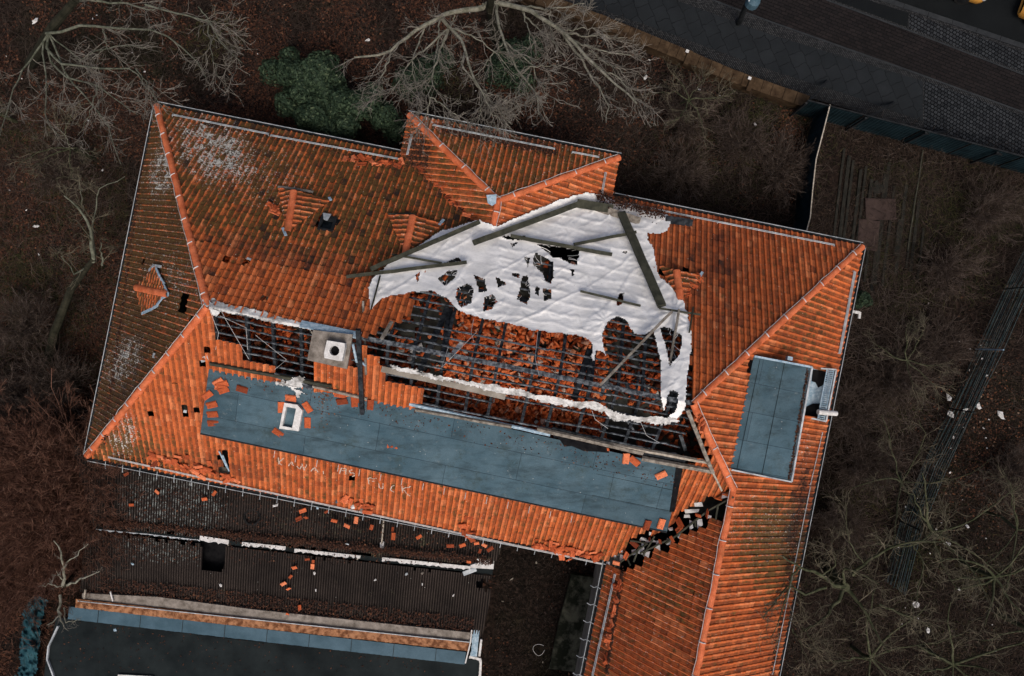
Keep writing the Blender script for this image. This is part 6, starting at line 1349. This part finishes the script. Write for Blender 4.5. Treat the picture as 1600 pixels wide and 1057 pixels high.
T6 = [limb2([(320, 690), (270, 680), (220, 640), (130, 605), (60, 560)], 4.0, 5.6, .10, z9), limb2([(320, 690), (290, 740), (220, 830), (150, 870)], 4, 5.4, .09, z9), limb2([(320, 690), (310, 610), (390, 640), (460, 680)], 4, 5.5, .07, z9), limb2([(330, 700), (380, 760), (430, 840), (460, 900), (500, 960)], 4, 5.5, .08, z9), limb2([(460, 760), (600, 820), (680, 865)], 4.4, 5.6, .055, z9), limb2([(350, 640), (400, 590), (500, 520), (600, 500), (720, 500)], 4.2, 6.0, .07, z9),
      limb2([(240, 690), (150, 720), (90, 680), (30, 740), (-20, 820)], 4.6, 5.8, .06, z9), limb2([(130, 605), (100, 640), (60, 780), (10, 900)], 5.2, 6.2, .045, z9), limb2([(700, 490), (730, 440), (740, 400)], 5.5, 6.0, .03, z9), limb2([(140, 850), (180, 900), (225, 960)], 5.2, 5.8, .03, z9), limb2([(220, 640), (280, 600), (275, 540)], 4.8, 5.6, .04, z9), limb2([(400, 600), (330, 500), (320, 340)], 4.6, 5.8, .03, z9), limb2([(600, 500), (640, 600), (600, 800)], 5, 5.8, .03, z9), limb2([(100, 860), (140, 940), (160, 1000)], 5.2, 5.8, .03, z9), limb2([(340, 985), (450, 990), (520, 1040)], 4.5, 5.2, .035, z9)]
tree('mossy_tree', 'spreading mossy bare tree whose branches reach over the southeast roof edge', 'tree', None, P(1300, 900, 0), ([P(1296, 895, 0), P(1306, 905, 2), P(1321, 918, 4.1)], [.28, .24, .18]), T6, 'barkmoss', 'twigmoss', 25, m=(8, 5, 2), L=((.7, 1.8), (.35, .9), (.2, .45)), spread=(.6, .65, .7))
def auto_tree(x, y, n, zt_, r, label, seed, bark='barkmoss', twig='twigmoss', L0=(2.2, 4.0), group='bare thicket trees at the lower right'):
    random.seed(seed); b = P(x, y, 0); tp = b+Vector((U(-.4, .4), U(-.4, .4), zt_*.5)); limbs = []
    for i in range(n):
        a = 6.283*i/n+U(-.4, .4); ln = U(*L0); pts = [tp]; d = Vector((math.cos(a), math.sin(a), .45))
        for k in range(4): d = (d+Vector((U(-.35, .35), U(-.35, .35), U(-.1, .1)))).normalized(); pts.append(pts[-1]+d*ln/4)
        limbs.append((pts, r*U(.4, .7)))
    return tree('thicket_tree', label, 'tree', group, b, ([b, b+Vector((.05, .03, zt_*.25)), tp], [r*1.2, r, r*.8]), limbs, bark, twig, seed, m=(6, 4, 2), L=((.5, 1.3), (.3, .8), (.15, .4)), spread=(.55, .65, .7), k0=8)
auto_tree(1425, 800, 7, 5, .10, 'thin mossy tree growing against the wire fence', 31); auto_tree(1390, 735, 6, 3.5, .06, 'low yellowish-twigged tree left of the wire fence middle', 32)
auto_tree(1500, 880, 7, 5, .10, 'bare tree right of the wire fence behind the white card', 33); auto_tree(1560, 960, 6, 5, .10, 'bare tree nearest the lower right corner', 34)
auto_tree(1440, 1010, 7, 5, .09, 'bare tree at the bottom edge right of the roof', 35); auto_tree(1330, 1010, 6, 4.5, .08, 'bare tree at the bottom edge beside the wing', 36); auto_tree(1540, 800, 5, 4, .06, 'slender bare tree in the right edge thicket', 37)
GL = 'thin bare trees above and left of the house'
auto_tree(300, -8, 8, 7, .09, 'thin bare tree at the top edge between the mossy tree and the evergreen bush', 41, 'barkmoss', 'twigpale', (2.0, 3.6), GL)
auto_tree(505, -22, 7, 6, .08, 'thin bare tree at the top edge right above the evergreen bush', 42, 'barkmoss', 'twigpale', (1.8, 3.2), GL)
auto_tree(25, 190, 7, 6, .09, 'thin bare tree at the left edge below the mossy tree', 43, 'barkmoss', 'twigmoss', (1.8, 3.2), GL)
auto_tree(150, 250, 6, 4, .06, 'small bare tree between the mossy tree and the dead tree', 44, 'barkmoss', 'twigmoss', (1.4, 2.4), GL)
auto_tree(35, 660, 6, 5, .07, 'small bare tree in the dark brush at the left edge', 45, 'barkmoss', 'twigmoss', (1.5, 2.8), GL)
auto_tree(1050, 175, 6, 4, .05, 'small bare tree just right of the big top tree crown', 46, 'barkmoss', 'twigmoss', (1.3, 2.2), GL)
auto_tree(1395, 560, 6, 3, .05, 'small bare tree on the open brush left of the wire fence', 47, 'barkmoss', 'twigmoss', (1.2, 2.2), GL)
# fine bare shrubs: russet brush on the left, brown brush elsewhere
def shrub(x, y, r, h, n, label, seed, mat='twigred', group='russet brush left of the annex', rr=.015, lean=(0, 0)):
    rng = np.random.default_rng(seed); global NR; NR = rng; b = np.array(P(x, y, 0)); k = 7; P0 = np.zeros((n, k, 3)); P0[:, 0] = b+rng.normal(0, .12, (n, 3))*np.array([1, 1, 0])
    a = rng.uniform(0, 6.283, n); o_ = rng.uniform(.05, 1, n)**.6; D = np.stack([np.cos(a)*o_*r/h+lean[0]/h*rng.uniform(.1, 1.1, n), np.sin(a)*o_*r/h+lean[1]/h, np.ones(n)], 1); ln = rng.uniform(.7, 1.1, n)*h*np.sqrt(1+(o_*r/h)**2); D /= np.linalg.norm(D, axis=1, keepdims=True)
    for i in range(1, k): D = D+rng.normal(0, .13, (n, 3)); D /= np.linalg.norm(D, axis=1, keepdims=True); P0[:, i] = P0[:, i-1]+D*(ln/(k-1))[:, None]
    R0 = rr*rng.uniform(.7, 1.4, n)[:, None]*np.linspace(1, .4, k)[None]; parts = [(P0, R0)]; Pl, R = P0, R0
    for (m_, L_) in ((7, (.4, 1.2)), (5, (.2, .6))): Pl, R = sprout(Pl, R, m_, L_, .42, rfac=.6, curl=.16, up=.05, t0=.3, rmin=.0055); parts.append((Pl, R))
    rt = root('bare_shrub', tuple(b), label, 'shrub', group); me = [twigmesh(p, q) for p, q in parts]
    obj('stems', me[0], M[mat], rt, attrs={'rnd': np.repeat(rng.beta(2, 2, n), k*3)}); V, F = cat(me[1:]); rnds = np.concatenate([np.repeat(rng.beta(2, 2.3, len(p)), p.shape[1]*3) for p, q in parts[1:]]); obj('twigs', (V, F), M[mat], rt, attrs={'rnd': rnds})
for i, (x, y, r, h, n, lab) in enumerate(((110, 700, 2.6, 5.2, 150, 'tall russet shrub hiding the lower left roof corner'), (118, 775, 3.0, 4.6, 190, 'tall russet shrub crossing the upper corner of the annex roof'), (55, 860, 2.6, 4.0, 170, 'reddest dense shrub at the left edge beside the snapped tree'), (60, 745, 2.6, 3.8, 150, 'russet shrub at the left edge level with the annex top'), (138, 725, 2.6, 4.9, 150, 'russet shrub pressing against the lower left roof corner'),
                                          (40, 620, 2.4, 2.8, 80, 'brown shrub at the left edge below the dead tree'), (110, 600, 1.9, 2.6, 70, 'brown shrub between the dead tree and west eave'), (60, 510, 1.9, 2.2, 60, 'brown shrub around the foot of the dead tree'), (120, 270, 1.6, 1.9, 60, 'brown shrub under the mossy tree at the upper left'), (25, 915, 2.0, 3.0, 90, 'russet shrub just above the blue sheet at lower left'), (135, 815, 2.4, 4.6, 120, 'thin russet shrub arching over the corrugated roof'))):
    shrub(x, y, r, h, n, lab, 50+i, 'twigred' if y > 650 else 'twigbrown', 'russet and brown brush on the left')
for i, (x, y, r, h, n, lab) in enumerate(((1150, 230, 1.5, 1.4, 60, 'low brown shrub in the grass above the north eave'), (1070, 190, 1.5, 1.5, 60, 'low brown shrub right of the bare tree'), (1215, 270, 1.3, 1.4, 60, 'low brown shrub left of the side fence'), (1060, 275, 1.2, 1.2, 50, 'low brown shrub against the north eave'), (1320, 640, 1.6, 1.5, 60, 'brown bramble shrub beside the roof well'), (1390, 590, 1.6, 1.4, 60, 'brown shrub in the middle of the right ground'),
                                          (1340, 720, 1.5, 1.4, 60, 'brown shrub beside the east eave below the pipe'), (1460, 540, 1.5, 1.3, 50, 'brown shrub left of the wire fence top'), (1300, 810, 1.5, 1.7, 60, 'brown shrub above the spreading mossy tree'), (1560, 740, 1.5, 1.4, 60, 'reddish shrub right of the wire fence'), (1470, 420, 1.5, 1.2, 50, 'brown shrub on the dark open ground at the right'), (1530, 330, 1.5, 1.2, 50, 'brown shrub below the metal fence at the right'))):
    shrub(x, y, r, h, n, lab, 80+i, 'twigbrown', 'low brown shrubs around the house', .008)
shrub(558, 850, .5, .6, 26, 'dead little shrub rooted on the corrugated roof', 99, 'twigbrown', None, .006)
shrub(132, 712, 2.3, 5.6, 420, 'arching russet shrub leaning over the lower left roof corner', 120, 'twigred', 'russet and brown brush on the left', .018, (8.0, .2))
shrub(124, 772, 2.3, 5.0, 420, 'arching russet shrub leaning over the left of the upper corrugated roof', 121, 'twigred', 'russet and brown brush on the left', .018, (8.5, 0))
shrub(112, 835, 1.7, 4.0, 200, 'arching russet shrub over the left end of the lower corrugated roof', 122, 'twigred', 'russet and brown brush on the left', .018, (4.0, 0))
# blue crumpled sheet at the lower left
def gsurf(px, py, off): return P(px, py, .45+off)
cloth('blue_sheet', [(36, 952), (50, 934), (62, 928), (72, 940), (66, 962), (63, 985), (61, 1010), (58, 1040), (52, 1090), (20, 1090), (28, 1050), (32, 1015), (34, 985)], [], lambda x, y: .5*abs(fb_((x, y*.6), .05, 2))+.12*abs(math.sin(x*.22+4*fb_((x, y), .03, 5)))+.06*fb_((x, y), .15, 7), 'crumpled dark blue sheet hanging at the lower left corner', 'sheet', 1.6, 3, 'bluetarp', surf=gsurf)
ORD = ['first', 'second', 'third', 'fourth', 'fifth', 'sixth', 'seventh', 'eighth', 'ninth', 'tenth', 'eleventh', 'twelfth', 'thirteenth', 'fourteenth', 'fifteenth', 'sixteenth', 'seventeenth', 'eighteenth', 'nineteenth', 'twentieth']
grp = {}
for o in bpy.data.objects:
    if o.parent is None and o.get('group') and o.get('label'): grp.setdefault((o['group'], o['label']), []).append(o)
for (g_, l_), L_ in grp.items():
    if 1 < len(L_) <= 23:
        L_.sort(key=lambda o: W2P(o.matrix_world.translation)[0])
        for i, o in enumerate(L_):
            n_ = len(L_); t_ = (ORD[i]+' from the left') if i < (n_+1)//2 else (ORD[n_-1-i]+' from the right')
            w_ = l_.split(); o['label'] = ' '.join(w_[:11])+', '+t_
print('done', len(bpy.data.objects))
